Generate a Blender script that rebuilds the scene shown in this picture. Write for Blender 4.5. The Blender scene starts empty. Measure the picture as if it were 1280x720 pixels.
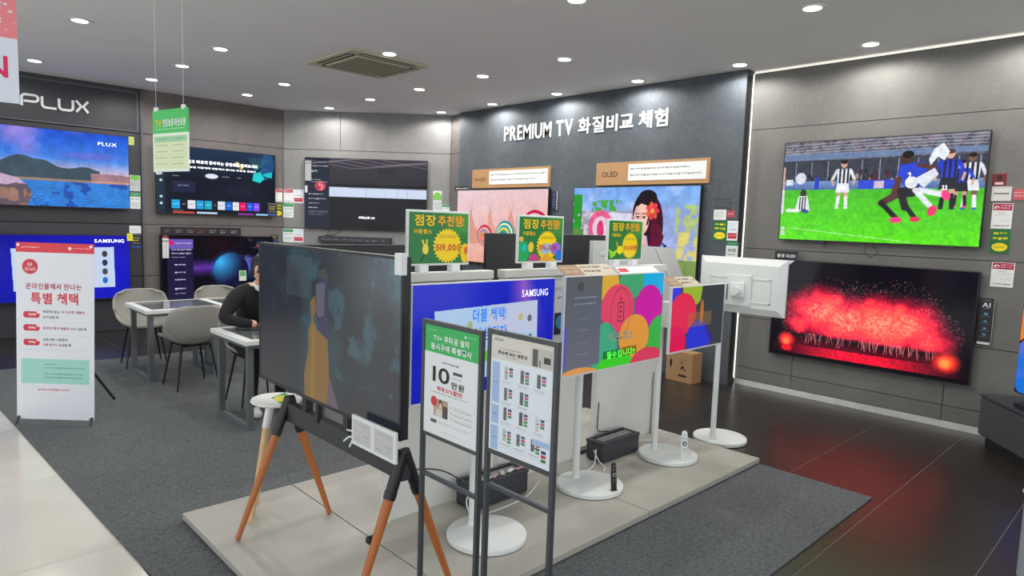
import bpy, bmesh, math, random
import numpy as np
from mathutils import Vector, Matrix
random.seed(7)
S = bpy.context.scene
COL = S.collection
PI = math.pi

# ---------------------------------------------------------------- camera, world, lights, exposure
cam_d = bpy.data.cameras.new('camera'); cam = bpy.data.objects.new('camera', cam_d); COL.objects.link(cam)
CH = 1.67                                   # eye height
cx = Vector((.72057539, -.69255443, .03375609)); cy = Vector((.04383127, .09408287, .99459903)); cz = Vector((-.69198984, -.71520401, .09814934))
M = Matrix(((cx.x, cy.x, cz.x, 0), (cx.y, cy.y, cz.y, 0), (cx.z, cy.z, cz.z, CH), (0, 0, 0, 1)))
cam.matrix_world = M
cam_d.sensor_width = 36; cam_d.lens = 821 * 36 / 1280; cam_d.clip_start = .05
S.camera = cam
S.view_settings.view_transform = 'Standard'; S.view_settings.look = 'None'
S.view_settings.gamma = 1; S.view_settings.exposure = 0.0; S.view_settings.use_curve_mapping = False
w = bpy.data.worlds.new('daylight'); S.world = w; w.use_nodes = True
w.node_tree.nodes['Background'].inputs[0].default_value = (.93, .97, 1, 1)
w.node_tree.nodes['Background'].inputs[1].default_value = 1.8

# ---------------------------------------------------------------- helpers
def lin(c):
    return tuple((v/255/12.92 if v/255 <= .04045 else ((v/255+.055)/1.055)**2.4) for v in c)
MATS = {}
def mat(name, rgb=(200,200,200), rough=.5, metal=0, emit=0, noise=0, nscale=8, bump=0, bscale=60, coat=0, alpha=None, spec=None, ecol=None):
    if name in MATS: return MATS[name]
    m = bpy.data.materials.new(name); m.use_nodes = True; nt = m.node_tree; b = nt.nodes['Principled BSDF']
    c = lin(rgb)+(1,)
    b.inputs['Base Color'].default_value = c; b.inputs['Roughness'].default_value = rough; b.inputs['Metallic'].default_value = metal
    if coat: b.inputs['Coat Weight'].default_value = coat; b.inputs['Coat Roughness'].default_value = .05
    if spec is not None: b.inputs['Specular IOR Level'].default_value = spec
    if emit: b.inputs['Emission Color'].default_value = lin(ecol or rgb)+(1,); b.inputs['Emission Strength'].default_value = emit
    tc = nt.nodes.new('ShaderNodeTexCoord')
    if noise:
        n = nt.nodes.new('ShaderNodeTexNoise'); n.inputs['Scale'].default_value = nscale; n.inputs['Detail'].default_value = 8; n.inputs['Roughness'].default_value = .65
        nt.links.new(tc.outputs['Object'], n.inputs['Vector'])
        r = nt.nodes.new('ShaderNodeValToRGB'); r.color_ramp.elements[0].position = .3; r.color_ramp.elements[1].position = .7
        r.color_ramp.elements[0].color = tuple(v*(1-noise) for v in c[:3])+(1,); r.color_ramp.elements[1].color = tuple(min(1, v*(1+noise)) for v in c[:3])+(1,)
        nt.links.new(n.outputs['Fac'], r.inputs[0]); nt.links.new(r.outputs[0], b.inputs['Base Color'])
    if bump:
        n2 = nt.nodes.new('ShaderNodeTexNoise'); n2.inputs['Scale'].default_value = bscale; n2.inputs['Detail'].default_value = 6
        nt.links.new(tc.outputs['Object'], n2.inputs['Vector'])
        bp = nt.nodes.new('ShaderNodeBump'); bp.inputs['Strength'].default_value = bump; bp.inputs['Distance'].default_value = .01
        nt.links.new(n2.outputs['Fac'], bp.inputs['Height']); nt.links.new(bp.outputs[0], b.inputs['Normal'])
    MATS[name] = m; return m

def stone(name, rgb, var=.13, rough=.75, vein=1.0):
    m = mat(name, rgb, rough, noise=var, nscale=1.3, bump=.25, bscale=18)
    nt = m.node_tree; b = nt.nodes['Principled BSDF']; ramp = b.inputs['Base Color'].links[0].from_node
    tc = [n for n in nt.nodes if n.type == 'TEX_COORD'][0]
    n = nt.nodes.new('ShaderNodeTexNoise'); n.inputs['Scale'].default_value = 2.2; n.inputs['Detail'].default_value = 12; n.inputs['Roughness'].default_value = .75; n.inputs['Distortion'].default_value = .7
    nt.links.new(tc.outputs['Object'], n.inputs['Vector'])
    r = nt.nodes.new('ShaderNodeValToRGB'); e = r.color_ramp.elements
    e[0].position = .485; e[0].color = (0,0,0,1); e[1].position = .5; e[1].color = (1,1,1,1); k = e.new(.515); k.color = (0,0,0,1)
    mx = nt.nodes.new('ShaderNodeMixRGB'); mx.blend_type = 'ADD'
    mm = nt.nodes.new('ShaderNodeMath'); mm.operation = 'MULTIPLY'; mm.inputs[1].default_value = .045*vein
    nt.links.new(n.outputs['Fac'], r.inputs[0]); nt.links.new(r.outputs[0], mm.inputs[0]); nt.links.new(mm.outputs[0], mx.inputs[0])
    nt.links.new(ramp.outputs[0], mx.inputs[1]); mx.inputs[2].default_value = (.5,.5,.5,1); nt.links.new(mx.outputs[0], b.inputs['Base Color'])
    return m

class MB:
    def __init__(s): s.b = bmesh.new()
    def box(s, x0, x1, y0, y1, z0, z1, bev=0, seg=2):
        r = bmesh.ops.create_cube(s.b, size=1); vs = r['verts']
        for v in vs: v.co = Vector(((x0+x1)/2+v.co.x*(x1-x0), (y0+y1)/2+v.co.y*(y1-y0), (z0+z1)/2+v.co.z*(z1-z0)))
        if bev:
            es = {e for v in vs for e in v.link_edges}
            bmesh.ops.bevel(s.b, geom=list(es), offset=bev, segments=seg, affect='EDGES', profile=.5)
        return s
    def bar(s, p0, p1, w, d=None, up=None):
        p0 = Vector(p0); p1 = Vector(p1); d = d or w; z = (p1-p0); L = z.length; z.normalize()
        up = Vector(up or (0, 1, 0));
        if abs(z.dot(up)) > .99: up = Vector((1, 0, 0))
        x = up.cross(z).normalized(); y = z.cross(x)
        r = bmesh.ops.create_cube(s.b, size=1)
        for v in r['verts']: v.co = p0 + x*(v.co.x*w) + y*(v.co.y*d) + z*((v.co.z+.5)*L)
        return s
    def cyl(s, p0, p1, r0, r1=None, seg=20, cap=True):
        p0 = Vector(p0); p1 = Vector(p1); r1 = r0 if r1 is None else r1; z = (p1-p0).normalized()
        a = Vector((0, 0, 1)) if abs(z.z) < .9 else Vector((1, 0, 0)); x = a.cross(z).normalized(); y = z.cross(x)
        A = []; B = []
        for i in range(seg):
            t = 2*PI*i/seg; q = x*math.cos(t)+y*math.sin(t)
            A.append(s.b.verts.new(p0+q*r0)); B.append(s.b.verts.new(p1+q*r1))
        for i in range(seg): s.b.faces.new((A[i], A[(i+1) % seg], B[(i+1) % seg], B[i]))
        if cap: s.b.faces.new(A[::-1]); s.b.faces.new(B)
        return s
    def lathe(s, prof, c=(0, 0, 0), seg=36, sx=1, sy=1):
        rings = []
        for r, z in prof:
            rings.append([s.b.verts.new((c[0]+math.cos(2*PI*i/seg)*r*sx, c[1]+math.sin(2*PI*i/seg)*r*sy, c[2]+z)) for i in range(seg)])
        for a, b in zip(rings, rings[1:]):
            for i in range(seg): s.b.faces.new((a[i], a[(i+1) % seg], b[(i+1) % seg], b[i]))
        s.b.faces.new(rings[0][::-1]); s.b.faces.new(rings[-1]); return s
    def tube(s, pts, r, seg=8):
        pts = [Vector(p) for p in pts]; rings = []
        for i, p in enumerate(pts):
            t = (pts[min(i+1, len(pts)-1)]-pts[max(i-1, 0)]).normalized()
            a = Vector((0, 0, 1)) if abs(t.z) < .95 else Vector((1, 0, 0)); x = a.cross(t).normalized(); y = t.cross(x)
            rings.append([s.b.verts.new(p+x*(r*math.cos(2*PI*k/seg))+y*(r*math.sin(2*PI*k/seg))) for k in range(seg)])
        for a, b in zip(rings, rings[1:]):
            for i in range(seg): s.b.faces.new((a[i], a[(i+1) % seg], b[(i+1) % seg], b[i]))
        s.b.faces.new(rings[0][::-1]); s.b.faces.new(rings[-1]); return s
    def prism(s, poly, y0, y1):           # poly in local x, z; extruded along y
        A = [s.b.verts.new((x, y0, z)) for x, z in poly]; B = [s.b.verts.new((x, y1, z)) for x, z in poly]
        n = len(poly)
        s.b.faces.new(A); s.b.faces.new(B[::-1])
        for i in range(n): s.b.faces.new((A[(i+1) % n], A[i], B[i], B[(i+1) % n]))
        return s
    def slab(s, poly, z0, z1):            # poly in x, y
        A = [s.b.verts.new((x, y, z0)) for x, y in poly]; B = [s.b.verts.new((x, y, z1)) for x, y in poly]
        n = len(poly); s.b.faces.new(A[::-1]); s.b.faces.new(B)
        for i in range(n): s.b.faces.new((A[i], A[(i+1) % n], B[(i+1) % n], B[i]))
        return s
    def build(s, name, m, parent=None, smooth=False, loc=None, rz=None, uv=False):
        me = bpy.data.meshes.new(name); bmesh.ops.recalc_face_normals(s.b, faces=s.b.faces)
        if smooth:
            for f in s.b.faces: f.smooth = True
            for e in s.b.edges:
                if len(e.link_faces) == 2 and e.calc_face_angle(0) > .6: e.smooth = False
        s.b.to_mesh(me); s.b.free(); me.materials.append(m)
        o = bpy.data.objects.new(name, me); COL.objects.link(o)
        if parent: o.parent = parent
        if loc: o.location = loc
        if rz is not None: o.rotation_euler = (0, 0, rz)
        return o

def tag(o, label=None, cat=None, group=None, kind=None):
    if label: o['label'] = label
    if cat: o['category'] = cat
    if group: o['group'] = group
    if kind: o['kind'] = kind
    return o
def thing(name, label, cat, loc=(0, 0, 0), rz=0, group=None, rx=0, ry=0):
    o = bpy.data.objects.new(name, None); o.empty_display_size = .1; COL.objects.link(o)
    o.location = loc; o.rotation_euler = (rx, ry, rz); return tag(o, label, cat, group)
def copy_tree(o, parent=None):
    c = o.copy(); COL.objects.link(c)
    if parent: c.parent = parent
    for ch in [k for k in list(S.objects) if k.parent == o and k is not c]: copy_tree(ch, c)
    return c

# flat image drawing, all in code
class Img:
    def __init__(s, W, H, bg=(0, 0, 0)):
        s.W, s.H = W, H; s.a = np.empty((H, W, 3), np.float32); s.a[:] = np.array(bg)/255
        yy, xx = np.mgrid[0:H, 0:W]; s.x = ((xx+.5)/W).astype(np.float32); s.y = ((yy+.5)/H).astype(np.float32); s.asp = W/H
        s.rng = np.random.default_rng(W*7+H)
    def put(s, m, c, al=1):
        m = np.asarray(m, np.float32)*al; s.a = s.a*(1-m[..., None]) + m[..., None]*(np.array(c, np.float32)/255 if not (isinstance(c, np.ndarray) and c.ndim == 3) else c)
        return s
    def rect(s, x0, y0, x1, y1, c, al=1): return s.put((s.x >= x0) & (s.x < x1) & (s.y >= y0) & (s.y < y1), c, al)
    def vgrad(s, x0, y0, x1, y1, c0, c1, al=1):
        t = np.clip((s.y-y0)/(y1-y0), 0, 1)[..., None]; g = (np.array(c0)*(1-t)+np.array(c1)*t)/255
        return s.put((s.x >= x0) & (s.x < x1) & (s.y >= y0) & (s.y < y1), g.astype(np.float32), al)
    def ell(s, cx, cy, rx, ry, c, al=1, soft=.06, rot=0):
        dx = (s.x-cx)*s.asp; dy = s.y-cy
        if rot: dx, dy = dx*math.cos(rot)+dy*math.sin(rot), -dx*math.sin(rot)+dy*math.cos(rot)
        d = np.sqrt((dx/(rx*s.asp))**2+(dy/ry)**2); return s.put(np.clip((1-d)/soft+.5, 0, 1), c, al)
    def poly(s, pts, c, al=1):
        m = np.zeros((s.H, s.W), bool); n = len(pts)
        for i in range(n):
            (x0, y0), (x1, y1) = pts[i], pts[(i+1) % n]
            if y0 == y1: continue
            m ^= ((s.y > min(y0, y1)) & (s.y <= max(y0, y1))) & (s.x < (x1-x0)*(s.y-y0)/(y1-y0)+x0)
        return s.put(m, c, al)
    def line(s, x0, y0, x1, y1, w, c, al=1):
        dx, dy = (x1-x0)*s.asp, y1-y0; L = max(dx*dx+dy*dy, 1e-9); px = (s.x-x0)*s.asp; py = s.y-y0
        t = np.clip((px*dx+py*dy)/L, 0, 1); d = np.hypot(px-t*dx, py-t*dy); return s.put(np.clip((w-d)/(.35*w+1/s.H)+.3, 0, 1), c, al)
    def noise(s, n, seed=0, oct=4):
        r = np.random.default_rng(seed); out = np.zeros((s.H, s.W), np.float32); amp = 1; tot = 0
        for k in range(oct):
            gx = max(2, int(n*2**k)); gy = max(2, int(gx/s.asp)+1); g = r.random((gy+2, gx+2)).astype(np.float32)
            fx = s.x*gx; fy = s.y*gy; ix = fx.astype(int); iy = fy.astype(int); tx = fx-ix; ty = fy-iy; tx = tx*tx*(3-2*tx); ty = ty*ty*(3-2*ty)
            v = (g[iy, ix]*(1-tx)+g[iy, ix+1]*tx)*(1-ty)+(g[iy+1, ix]*(1-tx)+g[iy+1, ix+1]*tx)*ty
            out += amp*v; tot += amp; amp *= .55
        return out/tot
    def mul(s, f): s.a = np.clip(s.a*f[..., None], 0, 1); return s
    def scribble(s, x0, y0, x1, y1, c, al=.8, rows=1, seed=1):   # tiny unreadable print
        r = np.random.default_rng(seed); rh = (y1-y0)/rows
        for k in range(rows):
            x = x0; e = x1-(x1-x0)*r.random()*.25 if k else x1
            while x < e:
                wd = (.25+.5*r.random())*rh/s.asp*1.4; s.rect(x, y0+rh*(k+.2), min(x+wd, e), y0+rh*(k+.5+.25*r.random()), c, al*(.6+.4*r.random())); x += wd*1.25
        return s
    def mat(s, name, emit=0, rough=.5, spec=.22):
        im = bpy.data.images.new(name, s.W, s.H); px = np.ones((s.H, s.W, 4), np.float32); px[..., :3] = np.clip(s.a[::-1], 0, 1)
        im.pixels.foreach_set(px.ravel()); im.update(); im.pack()
        m = bpy.data.materials.new(name); m.use_nodes = True; nt = m.node_tree; b = nt.nodes['Principled BSDF']
        t = nt.nodes.new('ShaderNodeTexImage'); t.image = im; t.extension = 'EXTEND'
        b.inputs['Roughness'].default_value = rough
        if emit:
            b.inputs['Base Color'].default_value = (.004, .004, .005, 1); b.inputs['Specular IOR Level'].default_value = spec; nt.links.new(t.outputs[0], b.inputs['Emission Color']); b.inputs['Emission Strength'].default_value = emit
        else: nt.links.new(t.outputs[0], b.inputs['Base Color'])
        return m

def face_plate(name, x0, x1, z0, z1, y, m, parent, th=.002):
    """thin slab whose front (at y) carries the picture, image mapped over it"""
    me = bpy.data.meshes.new(name)
    vs = [(x0, y, z0), (x1, y, z0), (x1, y, z1), (x0, y, z1), (x0, y+th, z0), (x1, y+th, z0), (x1, y+th, z1), (x0, y+th, z1)]
    fs = [(0, 1, 2, 3), (5, 4, 7, 6), (4, 0, 3, 7), (1, 5, 6, 2), (3, 2, 6, 7), (4, 5, 1, 0)]
    me.from_pydata(vs, [], fs); uv = me.uv_layers.new(name='uv'); w = max(x1-x0, 1e-6); h = max(z1-z0, 1e-6)
    for l in me.loops:
        c = me.vertices[l.vertex_index].co; uv.data[l.index].uv = ((c.x-x0)/w, (c.z-z0)/h)
    me.materials.append(m); o = bpy.data.objects.new(name, me); COL.objects.link(o); o.parent = parent; return o

# glyph cache: every character meshed once
CHARS = sorted(set("점장추천템!519,0276원38PREMIUMTV화질비교체험PLUXSANGOLEDNeoQaAIN10"
    "QRSC온라인몰에서만나는특별혜택매장없는더다양한제품이보고싶을때가실제써본사람들의구후기궁금할"
    "무타공설치동시구행사+최대%할인년상.더블삼성전자배관청소필수입니다스연보증파손·쉽고빠르게좋아하콘텐츠를둘러세요"
    "한눈에보는냉고퍼트OSwwehimartcok12오늘자형홈50-반도매")-{' '})
GL = {}
def load_glyphs():
    os_ = []
    for ch in CHARS:
        c = bpy.data.curves.new('g', 'FONT'); c.body = ch; c.offset = .022 if ord(ch) > 1000 else .012; c.resolution_u = 3
        o = bpy.data.objects.new('g', c); COL.objects.link(o); os_.append((ch, o))
    dg = bpy.context.evaluated_depsgraph_get()
    for ch, o in os_:
        me = bpy.data.meshes.new_from_object(o.evaluated_get(dg))
        v = [tuple(p.co) for p in me.vertices]; f = [tuple(p.vertices) for p in me.polygons]; bpy.data.meshes.remove(me)
        if v:
            x0 = min(p[0] for p in v); x1 = max(p[0] for p in v)
            if ord(ch) > 0x3000: x0, x1 = -.02, max(x1, .86)
            GL[ch] = ([(p[0]-x0, p[1]) for p in v], f, x1-x0)
    for ch, o in os_:
        c = o.data; bpy.data.objects.remove(o); bpy.data.curves.remove(c)
load_glyphs()
def text_layout(s, gap=.075):
    x = 0; out = []; gap = .12 if all(ord(c) < 1000 for c in s) else gap
    for ch in s:
        if ch == ' ' or ch not in GL: x += .3; continue
        v, f, w = GL[ch]; out.append((ch, x, v, f)); x += w+gap
    return out, max(x-gap, .01)
def lettering(s, x0, z0, w, h, y, m, parent, depth=0, name='lettering', label=None):
    """text filling a box w x h whose lower left is x0, z0 on plane y (front is -y)"""
    L, W = text_layout(s); ys = [p[1] for _, _, v, _ in L for p in v]; lo, hi = min(ys), max(ys)
    V = []; F = []
    for ch, ox, v, f in L:
        b = len(V); pts = [(x0+(p[0]+ox)/W*w, z0+(p[1]-lo)/(hi-lo)*h) for p in v]
        V += [(x, y, z) for x, z in pts]; F += [tuple(b+i for i in q) for q in f]
    me = bpy.data.meshes.new(name); me.from_pydata(V, [], F)
    if depth: me = extrude(me, depth)
    me.materials.append(m); o = bpy.data.objects.new(name, me); COL.objects.link(o); o.parent = parent
    if label: o['label'] = label
    return o
def extrude(me, d):
    b = bmesh.new(); b.from_mesh(me); bmesh.ops.remove_doubles(b, verts=b.verts, dist=1e-5)
    r = bmesh.ops.extrude_face_region(b, geom=b.faces[:]); 
    for e in r['geom']:
        if isinstance(e, bmesh.types.BMVert): e.co.y -= d
    bmesh.ops.recalc_face_normals(b, faces=b.faces); b.to_mesh(me); b.free(); return me
def raised_letters(s, x0, z0, w, h, y, m, parent, depth):
    L, W = text_layout(s); ys = [p[1] for _, _, v, _ in L for p in v]; lo, hi = min(ys), max(ys)
    for ch, ox, v, f in L:
        me = bpy.data.meshes.new('letter'); me.from_pydata([(x0+(p[0]+ox)/W*w, y, z0+(p[1]-lo)/(hi-lo)*h) for p in v], [], f)
        me = extrude(me, depth); me.materials.append(m); o = bpy.data.objects.new('letter', me); COL.objects.link(o); o.parent = parent

WHITE = mat('white_print', (240, 242, 244), .6)
BLACK = mat('black_print', (32, 32, 36), .6)
GREYP = mat('grey_print', (110, 112, 116), .6)
RED = mat('red_print', (214, 40, 62), .6)
YEL = mat('yellow_print', (250, 205, 20), .5)
SCRW = mat('screen_white_text', (245, 248, 255), .5, emit=1.0)
SCRB = mat('screen_blue_text', (20, 110, 200), .5, emit=.9)
BLK = mat('black_plastic', (22, 23, 26), .45)
DKM = mat('dark_grey_metal', (70, 73, 76), .45, metal=.3)
WPL = mat('white_plastic', (222, 226, 224), .4)
WPAINT = mat('white_painted_board', (214, 215, 210), .55, noise=.02, nscale=3)
STEEL = mat('brushed_steel', (226, 226, 222), .3, metal=.3, noise=.12, nscale=12)
# ---------------------------------------------------------------- room shell
H = 3.34; XR = 6.72; YL = 10.30; XP = 6.56
CA = (4.75, 10.30); CB = (6.66, 8.39)      # the canted wall between the left and right walls
floor = MB().box(-5, 7.0, -4, 10.6, -.2, -.006).build('floor', mat('screed', (60, 58, 56), .8)); tag(floor, kind='structure')
ceil_m = mat('ceiling_paint', (232, 230, 230), .85, noise=.03, nscale=.7)
ceiling = MB().box(-5, 7.0, -4, 10.6, H, H+.15).build('ceiling', ceil_m); tag(ceiling, kind='structure')

TILE = .607
def tile_mat(name, c, rough, var):
    m = mat(name, c, rough, noise=var, nscale=2.5, bump=.04, bscale=40, spec=.6); return m
dark_t = [tile_mat('dark_tile_%s' % k, c, .3, .12) for k, c in (('one', (42, 39, 37)), ('two', (45, 41, 38)), ('three', (40, 37, 35)))]
lite_t = tile_mat('marble_tile', (216, 213, 202), .16, .04)
rock = []
def tile_me(w, d, m, key, cache={}):
    if key in cache: return cache[key]
    me = bpy.data.meshes.new('floor_tile'); b = bmesh.new(); r = bmesh.ops.create_cube(b, size=1)
    for v in r['verts']: v.co = Vector((v.co.x*w, v.co.y*d, -.003+v.co.z*.006))
    b.to_mesh(me); b.free(); me.materials.append(m); cache[key] = me; return me
grout = MB().box(4.46, XR, -1.5, 10.3, -.006, -.0025).box(.66, 4.46, 7.9, 10.3, -.006, -.0025).box(.83, 4.46, -1.5, 1.4, -.006, -.0025).build('grout', mat('pale_grout', (140, 130, 122), .8), floor)
g = .004
for i in range(-1, 11):
    for j in range(-3, 17):
        x0 = .224+TILE*i; y0 = TILE*j
        xa, xb, ya, yb = x0, x0+TILE, y0, y0+TILE
        if xb > XR+.02: xb = XR
        if ya > YL or xa > XR: continue
        if yb > YL: yb = YL
        if not (xb > 4.45 or ya > 7.5 or yb < 1.9): continue
        if xb < .7: continue
        if ya < -1.3: continue
        if xb-xa < .1: continue
        m = random.choice(dark_t); o = bpy.data.objects.new('floor_tile', tile_me(xb-xa-g, yb-ya-g, m, (round(xb-xa, 2), round(yb-ya, 2), m.name)))
        COL.objects.link(o); o.parent = floor; o.location = ((xa+xb)/2, (ya+yb)/2, -.001)
for i in range(-5, 1):
    for j in range(-2, 9):
        xb = .83+1.2*(i+1) ; xa = xb-1.2; ya = 1.2*j; yb = ya+1.2
        if xb > .9 : continue
        o = bpy.data.objects.new('marble_tile', tile_me(1.197, 1.197, lite_t, 'marble')); COL.objects.link(o); o.parent = floor; o.location = ((xa+xb)/2, (ya+yb)/2, -.001)
MB().box(.84, 4.4, 1.83, 7.88, -.006, -.001).build('underlay', mat('underlay', (200, 196, 184), .35, noise=.05, nscale=2), floor)

# grey carpet
cm = mat('carpet_pile', (100, 104, 106), .95, noise=.5, nscale=75, bump=1.0, bscale=180)
cpt = MB().slab([(.655, 8.32), (.66, 6.75), (.80, 3.87), (.93, 1.30), (4.50, 1.28), (4.52, 8.20), (4.1, 8.22)], 0, .008).build('carpet', cm)
tag(cpt, 'large charcoal grey needle-felt carpet covering the middle of the floor', 'carpet')

# panelled walls: backing + panels with recessed joints
def wall(name, p0, p1, rows, cols, m, joint=.008, th=.02, back=.16, jm=None, ext=0.):
    p0 = Vector(p0); p1 = Vector(p1); L = (p1-p0).length; a = math.atan2(p1.y-p0.y, p1.x-p0.x)
    W = MB().box(-ext, L+ext, th, th+back, 0, H).build(name, jm or mat('joint_dark', (38, 37, 37), .9), None, loc=(p0.x, p0.y, 0), rz=a); tag(W, kind='structure')
    for (z0, z1), cs in zip(rows, cols):
        for x0, x1 in zip(cs, cs[1:]):
            x1 = min(x1, L)
            if x1 <= x0: continue
            MB().box(x0+joint/2, x1-joint/2, 0, th, z0+joint/2, z1-joint/2).build('wall_panel', m, W)
    return W
ROWS = [(.0, .75), (.75, 1.48), (1.48, 2.735), (2.735, 3.34)]
m_left = stone('stone_panel_brown', (104, 99, 97))
m_cant = stone('stone_panel_light', (130, 129, 128))
m_prem = stone('stone_panel_slate', (76, 82, 88), .18, vein=1.4)
m_right = stone('stone_panel_warm', (114, 112, 108))
m_plux = mat('charcoal_panel', (50, 51, 57), .5, noise=.04, nscale=2)
# left wall: charcoal brand bay, then stone bay
wall('wall_left', (-3.0, YL, 0), (2.70, YL, 0), ROWS, [[0, 2.3, 5.7]]*4, m_plux, joint=.01, ext=.12)
wall('wall_middle', (2.70, YL, 0), (CA[0]+.01, YL, 0), ROWS, [[0, 2.05]]*4, m_left, ext=.12)
wall('wall_corner', (CA[0], CA[1], 0), (CB[0], CB[1], 0), ROWS, [[0, 1.35, 2.71], [0, 2.71], [0, 2.71], [0, .92, 2.71]], m_cant, ext=.12)
wall('wall_return', (CB[0]+.0, CB[1], 0), (CB[0]+.0, 7.9, 0), ROWS, [[0, .49]]*4, m_left, back=.1)
wall('wall_premium', (XP, 8.06, 0), (XP, 3.385, 0), [(.0, 3.33)], [[0, 4.675]], m_prem, joint=.0, jm=BLK, back=.135)  # black backing: the dim light on the panel's side face is put into its colour
yb = [0, .9, 2.16, 3.3, 4.6, 6.4]
rw = [(.065, .2), (.2, .75), (.75, 1.49), (1.49, 2.735), (2.735, 3.31)]
wall('wall_right', (XR, 3.385, 0), (XR, -3.0, 0), rw, [[0, .62, 1.96, 6.4], [0, .62, 1.96, 4.0, 6.4], [0, 3.2, 6.4], [0, 3.2, 6.4], [0, 3.2, 6.4]], m_right, joint=.006)
t = MB().box(XR+.002, XR+.019, -3, 3.38, 0, .062).build('baseboard_right', STEEL); tag(t, kind='structure')
# frames of the charcoal bay
t = MB().box(2.685, 2.712, YL-.03, YL, 0, H).build('trim_1', mat('dark_steel_trim', (92, 94, 98), .4, metal=.5)); tag(t, kind='structure')
t = MB().box(-2.9, 2.66, YL-.012, YL-.001, 3.27, 3.285).box(-2.9, 2.66, YL-.012, YL-.001, 2.745, 2.757).box(2.645, 2.66, YL-.012, YL-.001, 2.757, 3.27).build('trim_2', mat('bay_trim', (96, 96, 104), .5)); tag(t, kind='structure')
# hidden light lines of the right wall: cove at the ceiling and at its left edge, and behind the slate panel
LED = mat('led_strip', (255, 252, 240), .5, emit=1.3); LEDC = mat('cove_led', (255, 252, 240), .5, emit=.55)
t = tag(MB().box(XR-.004, XR+.018, -3, 3.38, 3.318, 3.334).build('cove_light', LEDC), 'thin white light line along the ceiling above the soccer screen wall', 'light strip')
t = tag(MB().box(XR-.026, XR-.014, 3.378, 3.383, .07, 3.31).build('edge_light', LED), 'thin white vertical light line where the warm grey wall meets the slate wall', 'light strip')

# ---------------------------------------------------------------- ceiling lamps
glow = mat('lamp_glow', (255, 250, 240), .5, emit=9)
LX = [1.38, 2.6, 3.82, 5.08, 6.34]; LYs = [9.42, 8.25, 7.08, 5.85, 4.6, 3.36, 2.14, .95, -.3]
missing = {(3.82, 7.08), (1.38, 8.25), (2.6, 5.85), (6.34, 9.42), (3.82, 4.6), (5.08, 3.36)}
def where(x, y):
    if (x, y) == (6.34, 3.36): return 'just in front of the right end of the slate wall'
    return None
names = {(1.38, 9.42): 'leftmost, near the charcoal brand bay', (2.6, 9.42): 'just left of the hanging sign wires', (2.6, 8.25): 'between the two wires of the hanging sign',
 (3.82, 9.42): 'near the wall above the dark menu screen', (3.82, 8.25): 'between that wall and the ceiling air conditioner', (5.08, 9.42): 'close to the canted wall, left one',
 (5.08, 8.25): 'below the air conditioner, second from the canted wall', (5.08, 7.08): 'right of the air conditioner, farther one', (6.34, 8.25): 'in the far corner where slate and canted walls meet',
 (6.34, 7.08): 'at the slate wall above the left end of the raised letters', (5.08, 5.85): 'right of the air conditioner, nearer one', (6.34, 5.85): 'at the slate wall above the letters TV',
 (5.08, 4.6): 'by itself in the middle of the right ceiling', (6.34, 4.6): 'at the slate wall above the last raised letters', (3.82, 5.85): 'touching the near edge of the air conditioner',
 (6.34, 3.36): 'at the right end of the slate wall', (2.6, 7.08): 'cut by the top of the picture near the wires'}
first = None
for y in LYs:
    for x in LX:
        if (x, y) in missing: continue
        inview = (x, y) in names
        if not inview and not (x > 6 or (y > 5) or (x > 5 and y > 1) or (x>2.5 and y>2)): continue
        lb = 'round recessed ceiling downlight, '+names.get((x, y), 'one of those above or behind the picture edge')
        if first is None:
            o = thing('ceiling_downlight', lb, 'downlight', (x, y, H), 0, 'recessed downlights in the ceiling')
            MB().lathe([(.083, -.001), (.098, -.001), (.102, -.006), (.096, -.010), (.085, -.008)]).build('trim_ring', WPL, o, True)
            MB().lathe([(.082, -.002), (.082, -.007), (.03, -.010)], seg=28).build('lens', glow, o, True); first = o
        else:
            o = copy_tree(first); o.location = (x, y, H); o['label'] = lb
        ld = bpy.data.lights.new('downlight_beam', 'SPOT'); ld.energy = 19; ld.color = (1, .975, .94); ld.spot_size = math.radians(172); ld.spot_blend = .35; ld.shadow_soft_size = .05
        lo = bpy.data.objects.new('downlight_beam', ld); COL.objects.link(lo); lo.parent = o; lo.location = (0, 0, -.03)

# ceiling air conditioner cassette
ac = thing('ceiling_air_conditioner', 'beige square four-way cassette air conditioner set flush in the ceiling', 'air conditioner', (3.92, 6.42, H))
acm = mat('aged_beige_plastic', (190, 184, 160), .5); acd = mat('vent_dark', (40, 38, 32), .7)
MB().box(-.475, .475, -.475, .475, -.022, 0, .008).build('frame', acm, ac)
for a in range(4):
    o = MB().box(-.33, .33, -.425, -.345, -.025, -.0215, 0).build('air_outlet', acd, ac); o.rotation_euler = (0, 0, a*PI/2)
    v = MB().box(-.32, .32, -.405, -.38, -.028, -.025).build('louvre', acm, ac); v.rotation_euler = (0, 0, a*PI/2)
gr = MB().box(-.325, .325, -.325, .325, -.036, -.022, .006).build('grille', acm, ac)
s = MB()
for i in range(22):
    for j in range(22):
        x = -.29+i*.0276; y = -.29+j*.0276; s.box(x-.009, x+.009, y-.009, y+.009, -.0375, -.0358)
o = s.build('grille_holes', mat('grille_shadow', (120, 114, 96), .8), ac); o['kind'] = 'stuff'

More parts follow.
